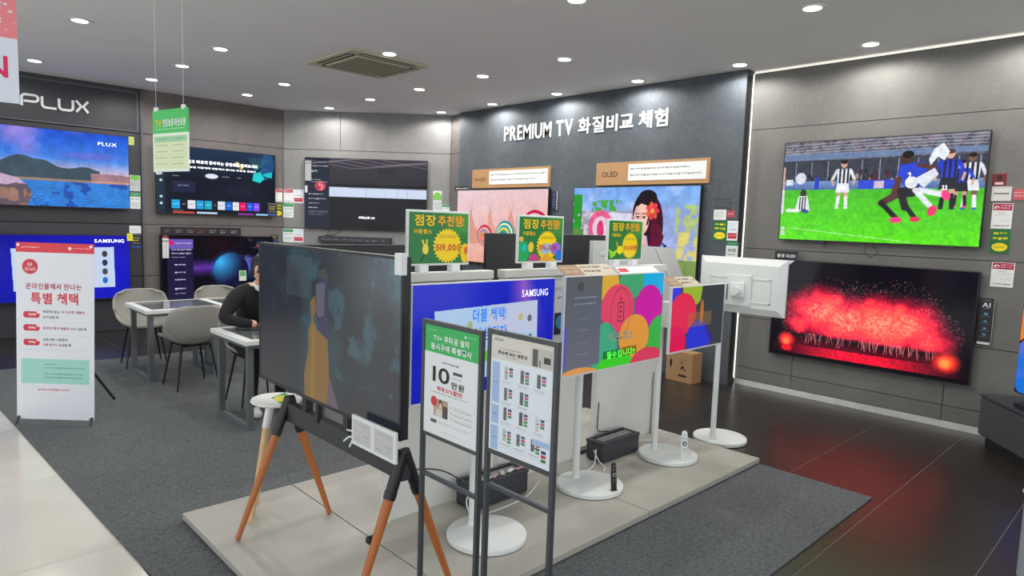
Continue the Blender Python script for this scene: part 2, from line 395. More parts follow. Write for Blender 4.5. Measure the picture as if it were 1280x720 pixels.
# ---------------------------------------------------------------- televisions
def tv(label, loc, rz, w, h, img, emit=1.0, casing=BLK, bez=.008, depth=.045, name='wall_television', group=None, rough=.12, rx=0, bracket=True, spec=.2):
    """origin: middle of the bottom edge of the screen side; local -y is the front"""
    t = thing(name, label, 'television', loc, rz, group, rx)
    MB().box(-w/2, w/2, .004, depth, 0, h, .003).build('casing', casing, t)
    m = MB().box(-w/2, -w/2+bez, 0, .006, 0, h).box(w/2-bez, w/2, 0, .006, 0, h).box(-w/2+bez, w/2-bez, 0, .006, 0, bez*1.3).box(-w/2+bez, w/2-bez, 0, .006, h-bez, h)
    m.build('bezel', casing, t)
    face_plate('screen', -w/2+bez, w/2-bez, bez*1.3, h-bez, .0015, img.mat('picture_'+label[:18], emit, rough, spec), t)
    if bracket: MB().box(-.2, .2, depth, depth+.05, h*.3, h*.7).build('wall_bracket', BLK, t)
    return t
RZ = -PI/2                      # facing left (-x)
RC = -PI/4                      # the canted wall

# 1 landscape screen
I = Img(640, 360); n = I.noise(3, 5); n2 = I.noise(10, 6, 5)
I.vgrad(0, 0, 1, .62, (22, 78, 205), (90, 165, 245)).put(np.clip((n-.52+(.55-I.x)*.35+I.y*.1)*3, 0, 1), (168, 140, 225), .9)
I.put(np.clip((I.y-.36)*5, 0, 1)*(I.y < .62), (240, 190, 205), .85).put(np.clip(1-np.hypot((I.x-.75)*1.8, (I.y-.31)*6)*2.2, 0, 1), (150, 100, 215), .6)
hl = .47-.14*np.exp(-((I.x-.3)/.1)**2)-.08*np.exp(-((I.x-.45)/.07)**2)+.04*I.x-.05*np.exp(-((I.x-.7)/.07)**2)-.03*np.exp(-((I.x-.08)/.1)**2)+.02*n2
I.put((I.y > hl)*(I.y < .68)*(I.x < .8), (52, 74, 88)).put((I.y > .56-.03*n2)*(I.y < .69)*(I.x >= .74), (160, 120, 130)).put((I.y > .64)*(I.y < .68), (225, 165, 120), .6)
wv = np.sin(I.y*260+n2*30)*.5+.5
I.put(I.y > .67, (22, 110, 205)).put((I.y > .67)*(wv*n2 > .38), (70, 165, 235), .6).put((I.y > .67)*(n2 < .4), (10, 60, 160), .7)
rk = (np.hypot((I.x-.1)*1.05, (I.y-.86)*1.0)*1 < .26+.03*n2)*(I.y > .58-.15*np.clip(.2-I.x, 0, 1)+.3*np.clip(I.x-.14, 0, 1)**1.3)
I.put(rk, (190, 160, 190)).put(rk*(I.y > .73-.1*n2+.1*n), (96, 80, 92)).put(rk*(n2 > .55)*(I.y > .74), (165, 120, 100), .8)
I.mul(.84+.32*I.noise(22, 51, 5))
t = tv('large wall television at far left showing a blue bay with mountains and rocks', (1.65, YL-.1, 1.68), 0, 1.73, .985, I)
lettering('PLUX', .50, .83, .22, .045, -.001, mat('lilac_letters', (205, 215, 255), .5, emit=1), t)
# 2 blue brand screen below
I = Img(320, 180, (26, 26, 205)); I.vgrad(0, 0, 1, 1, (20, 20, 150), (16, 24, 165)).put(np.clip(1-np.hypot((I.x-.7)*1.3, I.y-.5)*1.1, 0, 1), (30, 30, 225), .8)
I.poly([(.16, .2), (.88, .18), (.885, .82), (.17, .84)], (196, 212, 236))
for k, c in enumerate([(60, 60, 66), (40, 50, 90), (70, 74, 84), (40, 110, 200)]): I.ell(.81, .29+.14*k, .02, .05, c)
t = tv('lower left wall television with a deep blue picture partly behind the roll-up banner', (1.71, YL-.1, .46), 0, 1.58, .865, I)
lettering('SAMSUNG', .37, .765, .35, .045, -.001, SCRW, t)
# 3 smart menu screen
I = Img(640, 360, (14, 20, 36)); I.vgrad(0, 0, 1, .45, (20, 48, 78), (16, 22, 38)); n = I.noise(8, 3)
I.rect(0, 0, .06, 1, (18, 40, 60)).ell(.93, .18, .06, .2, (28, 74, 130)).ell(.90, .32, .05, .1, (32, 88, 135)).poly([(.8, .33), (.86, .29), (.9, .4), (.86, .47), (.79, .44)], (30, 210, 210)).poly([(.88, .33), (.97, .28), (.97, .38), (.91, .36)], (30, 200, 200))
for k in range(7): I.line(.82, .28, .76+.03*k, .06+.01*abs(k-3), .008, (34, 110, 120))
I.ell(.655, .2, .022, .04, (210, 200, 110)).ell(.69, .23, .02, .045, (190, 180, 90)).ell(.435, .415, .055, .038, (225, 232, 245)).scribble(.52, .4, .585, .43, (230, 235, 245)).scribble(.655, .4, .69, .43, (230, 235, 245)).scribble(.12, .43, .17, .46, (220, 225, 240))
I.rect(.12, .51, .3, .68, (30, 38, 66)).scribble(.16, .565, .25, .6, (200, 205, 225)).rect(.56, .55, .78, .7, (22, 26, 48))
x = .11
for wd, c in [(.065, (30, 165, 230)), (.045, (30, 32, 40)), (.062, (228, 230, 240)), (.06, (40, 160, 225)), (.06, (25, 170, 200)), (.035, (26, 28, 40)), (.062, (226, 228, 242)), (.05, (20, 105, 225)), (.055, (230, 232, 240)), (.055, (238, 0, 98)), (.052, (40, 90, 235)), (.055, (130, 80, 240))]:
    I.rect(x, .8, x+wd, .93, c).scribble(x+.012, .85, x+wd-.01, .88, (255, 255, 255) if c[0] < 200 or c[1] < 50 else (150, 120, 140)); x += wd+.008
I.scribble(.12, .95, .2, .97, (210, 210, 220)).rect(.12, .975, .29, 1, (215, 80, 50)).rect(.31, .972, .48, 1, (200, 215, 245)).rect(.66, .975, .8, 1, (150, 50, 170)).rect(.82, .972, .95, 1, (150, 200, 240))
for k in (.3, .42, .52, .76, .86): I.ell(.03, k, .012, .02, (190, 215, 225))
t = tv('wall television showing a dark smart-menu page with a row of coloured app tiles', (3.72, YL-.08, 1.645), 0, 1.73, .97, I)
lettering('쉽고 빠르게 좋아하는 콘텐츠를 둘러보세요', -.45, .735, 1.03, .05, -.001, SCRW, t)
lettering('TV 연장보증 더블혜택 매장에서 만나는 다양한 콘텐츠', -.6, .665, 1.15, .028, -.001, SCRW, t)
# 4 galaxy screen
I = Img(512, 288, (6, 5, 16)); n = I.noise(4, 9, 5); r = np.random.default_rng(4)
d = np.abs((I.y-.50)+(I.x-.45)*.1); I.put(np.clip(1-d*6, 0, 1)*np.clip((n-.3)*4, 0, 1)*(I.x > .2), (120, 60, 200), .8)
I.put(np.clip((n-.48)*6, 0, 1)*np.clip(1-np.hypot((I.x-.83)*1.3, I.y-.4)*2.6, 0, 1), (60, 130, 245), 1).put(np.clip((I.noise(7, 2, 4)-.5)*7, 0, 1)*np.clip(1-np.hypot((I.x-.8)*1.6, I.y-.2)*3.5, 0, 1), (240, 140, 150), .9)
d = np.hypot((I.x-.60)*I.asp, I.y-.56); I.put(np.clip((.36-d)*5, 0, 1)*np.clip(1.35-(I.x-.35)*3-(I.y-.3), 0, 1), (40, 140, 250), 1)
I.put(d < .285, (14, 16, 52)).put((d < .285)*np.clip(1-np.hypot((I.x-.50)*I.asp, I.y-.42)*2.6, 0, 1), (60, 185, 250), 1)
for _ in range(90):
    a, b = r.random(2); I.ell(a, b, .0022, .0035, (215, 215, 240), r.random())
I.rect(.05, .05, .265, 1, (30, 26, 62)).rect(.05, .05, .265, .2, (110, 90, 180)).rect(.06, .08, .1, .14, (235, 0, 100))
for k, (a, b) in enumerate([(.1, .13), (.2, .24), (.26, .3), (.33, .35), (.44, .48), (.56, .61), (.68, .72), (.82, .87), (.91, .93)]): I.scribble(.085 if k in (1, 2, 3) else .11, a, .25 if k in (0, 1, 2) else .2, b, (235, 230, 250), .95, 1, k)
t = tv('wall television showing a glowing blue planet and nebula, lower screen behind the meeting tables', (3.72, YL-.08, .40), 0, 1.66, .93, I)
o = thing('information_header', 'narrow black printed strip standing above the planet television', 'sign', (3.45, YL-.14, 1.335), 0)
I = Img(512, 64, (22, 20, 24))
for k, c in enumerate([(160, 160, 160), (200, 200, 205), (200, 200, 200), (210, 70, 80), (200, 205, 215), (210, 215, 220), (220, 225, 230)]): I.scribble(.03+.14*k, .3, .11+.14*k, .75, c, .7, 2, k)
MB().box(-.56, .56, .003, .03, 0, .12).build('board', BLK, o); face_plate('print', -.56, .56, 0, .12, .001, I.mat('header_print', 0, .5), o)
# 5 canted wall screen
I = Img(512, 288, (10, 10, 16)); n = I.noise(6, 8)
I.vgrad(.2, 0, 1, .36, (66, 60, 70), (38, 34, 44)).rect(.6, .12, .75, .36, (46, 40, 50)).rect(0, 0, .2, 1, (18, 24, 46)).rect(0, .04, .05, .33, (190, 190, 188))
for k in range(5): I.put(np.abs(I.y-(.02+.02*k+.035*np.sin(I.x*9+k)))*I.H < 1.2, (150, 148, 155), .55)
I.rect(.2, .405, 1, .545, (205, 218, 240)).rect(0, .4, .02, .5, (230, 230, 235))
for k in (.24, .5, .66, .76, .84): I.rect(k, .42, k+.003, .54, (150, 165, 200))
for k in range(34): I.rect(.36+.019*k, .405, .366+.019*k, .42, (40, 46, 70))
I.ell(.125, .4, .045, .07, (214, 60, 84)); r = np.random.default_rng(3)
for k in range(12): I.ell(.1+.05*r.random(), .36+.08*r.random(), .012, .02, (240, 150, 165) if k % 2 else (160, 25, 50), .7)
for k, (a, b, e) in enumerate([(.1, .13, .19), (.16, .22, .1), (.3, .32, .13), (.335, .35, .19), (.505, .53, .15), (.57, .6, .17), (.64, .66, .12), (.7, .725, .11), (.76, .77, .19), (.785, .795, .19), (.81, .82, .15)]): I.scribble(.05 if k < 4 else .03, a, e, b, (236, 238, 246), .95, 1, k)
n5 = Vector((-.7071, -.7071, 0)); c5 = Vector(((CA[0]+CB[0])/2+.005, (CA[1]+CB[1])/2-.005, 0))
def cant(x, z, off=0.): return Vector((CA[0], CA[1], z)) + Vector((.7071, -.7071, 0))*x + n5*off
t = tv('wall television on the canted grey wall with a pale horizontal picture strip across black', cant(1.355, 1.485, .07), RC, 1.97, 1.125, I)
lettering('더퍼스트 OS', -.11, .17, .26, .042, -.001, SCRW, t)
# 6 pink picture of snails
I = Img(640, 360); I.vgrad(0, 0, 1, 1, (236, 200, 205), (238, 170, 150)); I.put(np.clip(1-I.x*1.2, 0, 1)*np.clip(1-I.y, 0, 1), (240, 215, 222), .6)
for sx, c in ((.24, (215, 150, 130)), (.47, (225, 160, 140)), (.7, (222, 150, 132)), (.94, (220, 150, 135))):
    I.poly([(sx-.1, .36), (sx-.07, .27), (sx-.045, .38), (sx-.02, .5), (sx+.1, .72), (sx-.07, .75)], c, .85)
    I.line(sx-.075, .3, sx-.09, .19, .004, (190, 120, 110)).line(sx-.06, .3, sx-.055, .18, .004, (190, 120, 110))
def snail(cx_, cy_, rr, cols):
    for k, c in enumerate(cols): I.ell(cx_-.004*k, cy_+.008*k, rr*(1-k/len(cols)*.9), rr*1.7*(1-k/len(cols)*.9), c, 1, .05)
snail(.34, .62, .085, [(205, 40, 80), (225, 190, 170), (170, 130, 190), (220, 160, 90), (230, 120, 80), (240, 140, 120)])
snail(.57, .58, .1, [(36, 150, 165), (235, 235, 180), (28, 160, 170), (240, 210, 120), (60, 165, 90), (30, 120, 190), (40, 130, 210)])
snail(.88, .5, .14, [(200, 20, 65), (225, 200, 200), (200, 24, 70), (230, 205, 205), (205, 30, 75), (228, 190, 195), (190, 20, 60)])
snail(.1, .66, .06, [(200, 60, 90), (240, 200, 150), (210, 90, 110)])
I.mul(.95+.1*I.noise(40, 53, 3))
t = tv('wall television on the slate wall showing pink picture of colourful striped snails', (XP-.07, 7.03, 1.06), RZ, 1.93, 1.09, I)
# 7 woman with flowers
I = Img(640, 360); n = I.noise(6, 11, 5); n2 = I.noise(26, 12, 4)
I.vgrad(0, 0, 1, 1, (120, 170, 240), (200, 215, 240)).put(np.clip((n-.45)*3, 0, 1)*(I.y < .4), (205, 205, 245), .8).put((I.y > .2+.25*np.abs(I.x-.75))*(I.x > .45), (150, 155, 210), .5)
I.put((I.y > .1+.12*n)*(I.y < .45)*(I.x > .17)*(I.x < .42)*(n2 > .42), (70, 165, 60)).put((I.x < .08)*(I.y > .08)*(n2 > .33), (40, 150, 40)).put((I.y > .2)*(I.x > .84)*(n2 > .4)*(I.y < .62), (175, 195, 110), .9).put((I.y > .25)*(I.x > .45)*(I.x < .55)*(n2 > .42), (150, 190, 120), .8)
I.rect(.08, .28, .52, 1, (165, 160, 180)).put((I.x > .08)*(I.x < .52)*(I.y > .28)*(n2 > .52), (215, 200, 215), .7).rect(.15, .3, .5, .37, (215, 215, 235))
I.ell(.25, .46, .105, .19, (235, 95, 140)).ell(.25, .48, .07, .14, (235, 205, 225)).ell(.25, .5, .03, .11, (215, 60, 110)).put((I.x < .1)*(I.y > .5)*(n2 > .45), (90, 140, 70)).put((I.x > .85)*(I.y > .5)*(n2 > .45), (215, 200, 110), .9).rect(.86, .8, 1, 1, (120, 150, 70))
I.ell(.62, .3, .105, .25, (28, 18, 24)).ell(.69, .45, .06, .3, (60, 12, 36)).poly([(.66, .25), (.76, .55), (.72, .85), (.66, .8)], (95, 14, 48))
I.poly([(.56, .5), (.62, .55), (.645, .7), (.73, .78), (.72, 1), (.48, 1), (.52, .78), (.57, .68)], (232, 180, 168)).ell(.583, .36, .062, .19, (238, 190, 176)).poly([(.535, .42), (.63, .42), (.595, .58), (.57, .59)], (234, 184, 170))
I.ell(.625, .12, .07, .085, (30, 20, 26)).line(.55, .2, .6, .14, .02, (30, 20, 26)).line(.66, .22, .63, .42, .012, (30, 20, 26))
for ex in (.556, .603): I.ell(ex, .345, .014, .010, (220, 190, 182)).ell(ex, .345, .008, .011, (40, 24, 24)).line(ex-.016, .337, ex+.014, .335, .004, (60, 34, 34)).line(ex-.018, .305, ex+.014, .3, .005, (60, 36, 34))
I.line(.575, .35, .572, .43, .004, (200, 140, 125)).ell(.576, .445, .012, .012, (205, 140, 125)).ell(.58, .49, .022, .013, (200, 55, 70))
I.poly([(.5, .78), (.57, .86), (.64, .84), (.72, .72), (.76, 1), (.46, 1)], (222, 20, 70)).poly([(.44, .62), (.52, .74), (.47, 1), (.36, 1), (.38, .7)], (34, 46, 90)).poly([(.7, .68), (.76, .62), (.86, .85), (.92, 1.), (.72, 1)], (44, 62, 130))
for k in range(60):
    a = .7+.2*I.rng.random(); b = .65+.35*I.rng.random()
    if b > .45+.45*a*0 and a < .72+.25*(b-.5)*1.1+.02: I.ell(a, b, .012, .02, [(90, 150, 215), (150, 40, 120), (170, 180, 220), (20, 26, 60), (190, 30, 60)][k % 5], .85)
for k in range(30): I.ell(.36+.12*I.rng.random(), .7+.3*I.rng.random(), .012, .02, [(26, 34, 70), (110, 130, 190)][k % 2], .8)
for k in range(7):
    a = k*.9; I.ell(.665+.028*math.cos(a), .27+.06*math.sin(a), .024, .03, (235, 95, 60) if k % 2 else (240, 60, 80), 1, .1, a)
I.ell(.665, .27, .014, .025, (250, 190, 90))
I.mul(.86+.28*n2)
t = tv('wall television on the slate wall showing a dark-haired woman with an orange flower', (XP-.07, 4.71, 1.10), RZ, 1.83, 1.055, I)
# 8 football
I = Img(768, 432); n = I.noise(30, 20, 4); n2 = I.noise(70, 21, 2)
I.vgrad(0, 0, 1, .5, (120, 122, 135), (70, 76, 92)).put(n > .5, (60, 62, 76), .6).put(n2 > .58, (150, 120, 130), .6)
for k in range(6): I.put(np.abs(I.y-(.03+.028*k-.02*np.sin((I.x-.1)*2.4)))*I.H < 1.4, (205, 212, 225), .6)
I.put((I.y > .12)*(I.y < .19-.02*I.x), (110, 135, 175), .85).rect(0, .19, 1, .46, (48, 54, 66), .8)
for k in range(11): I.rect(.07+.09*k, .2, .076+.09*k, .46, (165, 175, 195), .7)
for k in range(70): I.ell(.4*(k % 5 != 0)+I.rng.random()*.5, .31+.12*I.rng.random(), .009, .03, [(28, 28, 34), (60, 40, 46), (180, 150, 140), (34, 40, 70), (90, 20, 34)][k % 5], .9)
I.vgrad(0, .4, 1, .5, (120, 150, 205), (70, 100, 160)).rect(.42, .4, .62, .49, (40, 70, 215)).rect(.5, .41, .55, .48, (215, 190, 215)).rect(.02, .38, .06, .44, (225, 228, 235)).ell(.105, .37, .03, .06, (215, 220, 230)).rect(.185, .36, .21, .5, (30, 60, 190))
I.vgrad(0, .485, 1, 1, (70, 190, 30), (96, 235, 8)).put((I.y > .49)*(n > .55), (60, 190, 10), .25).line(.06, .88, .7, .985, .004, (200, 250, 200), .9).line(.0, .65, .4, .64, .002, (160, 225, 130), .6)
def player(x, top, h, shirt, stripe, shorts, sock, skin, boot, lean=0., hair=(30, 24, 24), spread=.02):
    W_ = h*.13
    for sgn in (-1, 1):
        I.line(x+lean*.4+sgn*W_*.25, top+h*.55, x+sgn*spread, top+h*.78, h*.045, skin).line(x+sgn*spread, top+h*.76, x+sgn*spread*1.2, top+h*.96, h*.036, sock).ell(x+sgn*spread*1.2, top+h*.975, .011, h*.022, boot)
        I.line(x+lean+sgn*W_*.62, top+h*.22, x+lean+sgn*W_*.95, top+h*.4, h*.032, shirt).line(x+lean+sgn*W_*.95, top+h*.4, x+lean+sgn*W_*.85, top+h*.5, h*.024, skin)
    I.poly([(x+lean-W_*.62, top+h*.17), (x+lean+W_*.62, top+h*.17), (x+lean*.5+W_*.45, top+h*.5), (x+lean*.5-W_*.45, top+h*.5)], shirt)
    if stripe:
        for k in (-.38, -.05, .28): I.rect(x+lean+k*W_, top+h*.17, x+lean+(k+.17)*W_, top+h*.5, stripe)
    I.poly([(x+lean*.5-W_*.48, top+h*.47), (x+lean*.5+W_*.48, top+h*.47), (x+W_*.6, top+h*.66), (x-W_*.6, top+h*.66)], shorts)
    I.ell(x+lean, top+h*.08, h*.035, h*.075, skin).ell(x+lean, top+h*.035, h*.036, h*.04, hair)
player(.34, .2, .48, (226, 230, 238), (30, 30, 36), (235, 238, 245), (238, 240, 246), (215, 165, 145), (235, 240, 240))
I.ell(.125, .52, .018, .04, (60, 45, 42)).poly([(.1, .55), (.15, .55), (.17, .7), (.08, .7)], (226, 230, 236))
for k in (.105, .12, .135): I.rect(k, .56, k+.007, .69, (30, 30, 36))
I.line(.1, .7, .04, .7, .02, (235, 238, 242)).line(.13, .7, .15, .71, .02, (60, 70, 150)).rect(0, .25, .012, .52, (215, 170, 160)).line(.005, .5, .006, .72, .018, (220, 225, 235))
player(.94, .18, .5, (228, 232, 240), (26, 26, 32), (236, 238, 245), (236, 238, 246), (130, 90, 70), (60, 110, 190))
player(.9, .24, .42, (34, 60, 200), (22, 26, 70), (30, 30, 40), (24, 24, 30), (215, 170, 150), (235, 60, 110))
player(.845, .14, .54, (34, 62, 205), (24, 28, 84), (32, 30, 40), (20, 20, 26), (222, 176, 156), (30, 40, 70), hair=(90, 60, 50))
I.poly([(.62, .26), (.73, .24), (.75, .3), (.72, .46), (.66, .5), (.61, .36)], (38, 66, 210)).line(.62, .4, .6, .55, .03, (90, 50, 44)).line(.71, .27, .78, .3, .022, (90, 50, 44)).ell(.645, .2, .025, .06, (74, 44, 40)).ell(.655, .17, .026, .035, (20, 16, 18))
I.poly([(.62, .48), (.72, .46), (.7, .56), (.6, .58)], (24, 22, 30)).line(.61, .55, .545, .62, .035, (84, 48, 44)).line(.545, .62, .62, .76, .024, (22, 20, 28)).line(.64, .55, .66, .66, .034, (24, 22, 30)).line(.66, .64, .71, .76, .022, (20, 20, 28)).ell(.62, .78, .03, .028, (255, 60, 130)).ell(.71, .77, .024, .024, (235, 40, 90))
I.poly([(.77, .13), (.81, .08), (.84, .16), (.82, .24), (.79, .2), (.76, .28), (.75, .22)], (232, 236, 246)).poly([(.69, .4), (.78, .3), (.8, .36), (.74, .48)], (226, 230, 242)).ell(.68, .43, .03, .055, (236, 238, 246)).line(.72, .5, .82, .54, .028, (232, 236, 246)).line(.7, .5, .77, .64, .026, (228, 232, 244)).ell(.84, .55, .018, .05, (255, 60, 130), 1, .1, -.4).ell(.785, .69, .02, .05, (245, 50, 110), 1, .1, .4)
I.rect(.008, .87, .03, .96, (200, 215, 200))
I.mul(.88+.24*I.noise(60, 52, 3))
t = tv('upper wall television on the warm grey wall showing a football match on bright green grass', (XR-.07, 2.115, 1.595), RZ, 1.72, .975, I)
lettering('2', .275, .585, .025, .06, -.001, SCRW, t); lettering('22', .545, .49, .04, .035, -.001, SCRW, t)
MB().tube([(-.02, .03, .02), (-.03, -.01, -.08), (.03, -.02, -.13), (.09, -.01, -.09), (.03, .02, -.02)], .004).build('hanging_cable', BLK, t)
MB().box(-.44, -.40, 0, .03, -.03, .0).build('sensor', BLK, t)
# 9 fireworks
I = Img(768, 432, (9, 6, 14)); n = I.noise(12, 30, 6); n2 = I.noise(90, 31, 3); R_ = I.rng
env = np.zeros_like(I.x)
for a, b, q, v in ((.27, .5, .30, 1.), (.42, .56, .30, 1.05), (.58, .56, .32, 1.05), (.7, .55, .30, 1.), (.8, .66, .24, .8), (.18, .62, .18, .75), (.37, .38, .12, .8), (.53, .36, .1, .7), (.68, .4, .12, .8)): env = np.maximum(env, v*np.clip(1.2-np.hypot((I.x-a)*I.asp/1.25, (I.y-b)*1.0)/q, 0, 1))
env *= np.clip((.80-I.y+.03*(n-.5))*14, 0, 1)
I.put(np.clip(env*1.9*(n*.8+.6)-.3+.25*(n2-.5), 0, 1), (225, 14, 58)).put(np.clip(env*2.4*(n+.25)-.8, 0, 1), (250, 78, 66), .9).put(np.clip(env*env*n2*2.6-.85, 0, 1), (255, 165, 125), .6)
for k in range(1500):
    cx_, cy_, R0 = [(.3, .5, .42), (.5, .46, .36), (.66, .46, .4), (.8, .62, .3), (.22, .6, .3)][k % 5]; a = R_.random()*2*PI; q = R0*(.4+.6*R_.random()**.5)
    x = cx_+math.cos(a)*q/I.asp*1.0; y = cy_+math.sin(a)*q*.85
    if not (.0 < x < 1 and 0.06 < y < .82): continue
    dx = math.cos(a)*.01; dy = math.sin(a)*.02+.006
    i0 = int(x*I.W); j0 = int(y*I.H)
    for s_ in range(5):
        ii = int((x+dx*s_/5)*I.W); jj = int((y+dy*s_/5)*I.H)
        if 0 <= ii < I.W and 0 <= jj < I.H: I.a[jj, ii] = I.a[jj, ii]*.35+np.array([(245, 150, 165), (235, 60, 100), (250, 205, 200)][k % 3])/255*.65
I.put(np.clip((I.y-.76)*12, 0, 1)*(I.y < .87)*(I.x > .1)*(I.x < .86)*(1-.5*n), (110, 6, 30), .8)
for k in range(60):
    a = .2+.65*R_.random(); I.line(a, .8+.05*R_.random(), a+(R_.random()-.5)*.03, .74, .0025, (255, 150, 140), .75)
I.put((I.y > .87)*(I.y < .965)*np.clip(1.3-np.abs(I.x-.5)*2.6, 0, 1)*(.6+.6*n2), (232, 14, 48), 1).ell(.095, .83, .04, .065, (250, 50, 50), 1, .9).ell(.095, .85, .02, .035, (255, 120, 60), .9, .9).ell(.9, .83, .05, .08, (252, 50, 40), 1, .9).ell(.895, .84, .025, .045, (255, 140, 60), .9, .9).ell(.1, .92, .03, .03, (220, 20, 40), 1, .6).rect(0, .965, 1, 1, (8, 5, 10))
t = tv('lower wall television showing red fireworks above water on black', (XR-.07, 2.11, .415), RZ, 1.76, .98, I, emit=1.5)

# ---------------------------------------------------------------- wall cards
def card(label, c, w, h, rz, img=None, col=(235, 236, 236), name='price_card', cat='card', th=.004, texts=(), group=None, hangers=0, rx=0):
    """c is the centre; front is local -y"""
    t = thing(name, label, cat, (c[0], c[1], c[2]-h/2), rz, group, rx)
    MB().box(-w/2, w/2, .0012, th, 0, h).build('card_sheet', mat('card_edge', (225, 226, 226), .5), t)
    I = img or Img(16, 16, col); face_plate('print', -w/2, w/2, 0, h, 0, I.mat('card_print', 0, .55), t, .001)
    for s, x0, z0, ww, hh, m in texts: lettering(s, -w/2+x0*w, z0*h, ww*w, hh*h, -.0015, m, t)
    return t
def red_head(seed=1):
    I = Img(96, 144, (236, 234, 232)); return I.rect(0.04, .02, .96, .28, (170, 24, 60)).scribble(.4, .06, .92, .24, (250, 240, 240), .9, 2, seed).ell(.22, .17, .13, .07, (240, 220, 225)).ell(.24, .19, .07, .04, (170, 24, 60)).scribble(.3, .36, .7, .41, (80, 80, 84)).scribble(.15, .44, .85, .48, (110, 110, 114)).scribble(.65, .58, .88, .62, (120, 120, 120)).scribble(.45, .68, .88, .72, (120, 120, 120)).scribble(.12, .84, .9, .93, (60, 60, 66), .9, 1, seed+3)
def green_burst(seed=1, c=(28, 110, 52)):
    I = Img(96, 144, c); I.scribble(.15, .1, .85, .28, (250, 225, 30), 1, 1, seed).scribble(.12, .3, .88, .5, (250, 225, 30), 1, 1, seed+1).ell(.5, .74, .4, .17, (250, 220, 20)).scribble(.22, .68, .8, .8, (60, 120, 40), .8, 2, seed); return I
def green_head(seed=1):
    return Img(96, 144, (222, 228, 226)).rect(0.03, .02, .97, .24, (34, 140, 80)).scribble(.15, .08, .85, .18, (220, 240, 225)).scribble(.2, .34, .45, .46, (40, 90, 120)).scribble(.55, .34, .85, .46, (70, 70, 80)).scribble(.12, .6, .88, .9, (120, 126, 126), .7, 3, seed)
def two_tone(seed=1):
    return Img(96, 144, (226, 230, 234)).scribble(.15, .1, .85, .3, (120, 190, 200), .6, 2, seed).scribble(.2, .4, .8, .5, (60, 60, 64)).rect(.08, .62, .92, .9, (190, 34, 60)).scribble(.2, .7, .8, .8, (240, 230, 232))
def dark_yel(seed=1):
    return Img(96, 144, (30, 34, 44)).rect(.04, .02, .96, .06, (120, 130, 150)).scribble(.2, .2, .8, .5, (240, 215, 30), 1, 2, seed).rect(.1, .75, .9, .93, (30, 70, 140)).scribble(.2, .55, .8, .65, (220, 220, 225))
def lines_card(seed=1, c=(225, 226, 224)):
    return Img(96, 96, c).scribble(.12, .2, .88, .8, (130, 132, 132), .6, 4, seed)
W_R = XR-.001; W_P = XP-.001; rr = -PI/2
card('small dark red card, topmost in the column right of the football television', (W_R-.004, 1.179, 2.164), .098, .098, rr, Img(64, 64, (120, 22, 34)).ell(.5, .35, .2, .25, (40, 16, 22)).rect(.2, .7, .8, .9, (230, 200, 205)))
card('white wall plate with a black slot under the topmost red card', (W_R-.004, 1.156, 2.049), .135, .118, rr, Img(96, 80, (222, 220, 214)).rect(.1, .45, .9, .52, (50, 50, 52)).rect(.06, .08, .94, .12, (190, 188, 182)))
card('pinkish red half card at the far right edge of the wall', (W_R-.004, 1.035, 2.042), .085, .09, rr, Img(64, 64, (196, 84, 90)).scribble(.1, .2, .9, .8, (240, 215, 215), .7, 2))
card('red headed white price card right of the football television', (W_R-.004, 1.137, 1.866), .140, .210, rr, red_head(3))
card('green card with yellow burst below the football price card', (W_R-.004, 1.132, 1.658), .135, .205, rr, green_burst(5))
card('red headed white price card beside the fireworks television, below the green card', (W_R-.004, 1.092, 1.381), .156, .205, rr, red_head(8))
I = Img(96, 384, (38, 42, 48)).scribble(.2, .04, .8, .07, (220, 225, 230)).scribble(.25, .21, .75, .24, (190, 195, 205)); 
for k, z in enumerate((.34, .5, .65, .78)): I.ell(.5, z, .14, .025, [(80, 160, 190), (70, 140, 170), (110, 140, 160), (100, 130, 160)][k]).scribble(.2, z+.04, .8, z+.06, (170, 178, 186), .8, 1, k)
I.rect(.05, .94, .95, .99, (225, 225, 222))
t = card('tall narrow black feature card leaning beside the fireworks television', (W_R-.03, 1.17, .982), .10, .40, rr, I, name='feature_card', th=.02)
lettering('AI', -.03, .32, .055, .04, -.0015, WHITE, t)
t = card('black and white label above the left corner of the fireworks television', (W_R-.075, 2.875, 1.437), .235, .09, rr, Img(32, 16, (26, 28, 34)), name='screen_label', cat='label')
lettering('삼성 OLED', -.095, .025, .19, .038, -.0015, WHITE, t)
t = thing('corner_leaflet', 'pale blue triangular leaflet over the top left corner of the fireworks television', 'leaflet', (XR-.078, 2.885, 1.27), rr)
MB().prism([(-.1, .12), (.1, .12), (-.06, -.01), (-.1, -.01)], 0, .002).build('sheet', mat('pale_blue_paper', (205, 214, 232), .6), t)
for k in range(3): MB().box(-.08, -.03, -.001, 0, .085-.03*k, .1-.03*k).build('printed_line', mat('faded_blue', (120, 140, 180), .6), t)
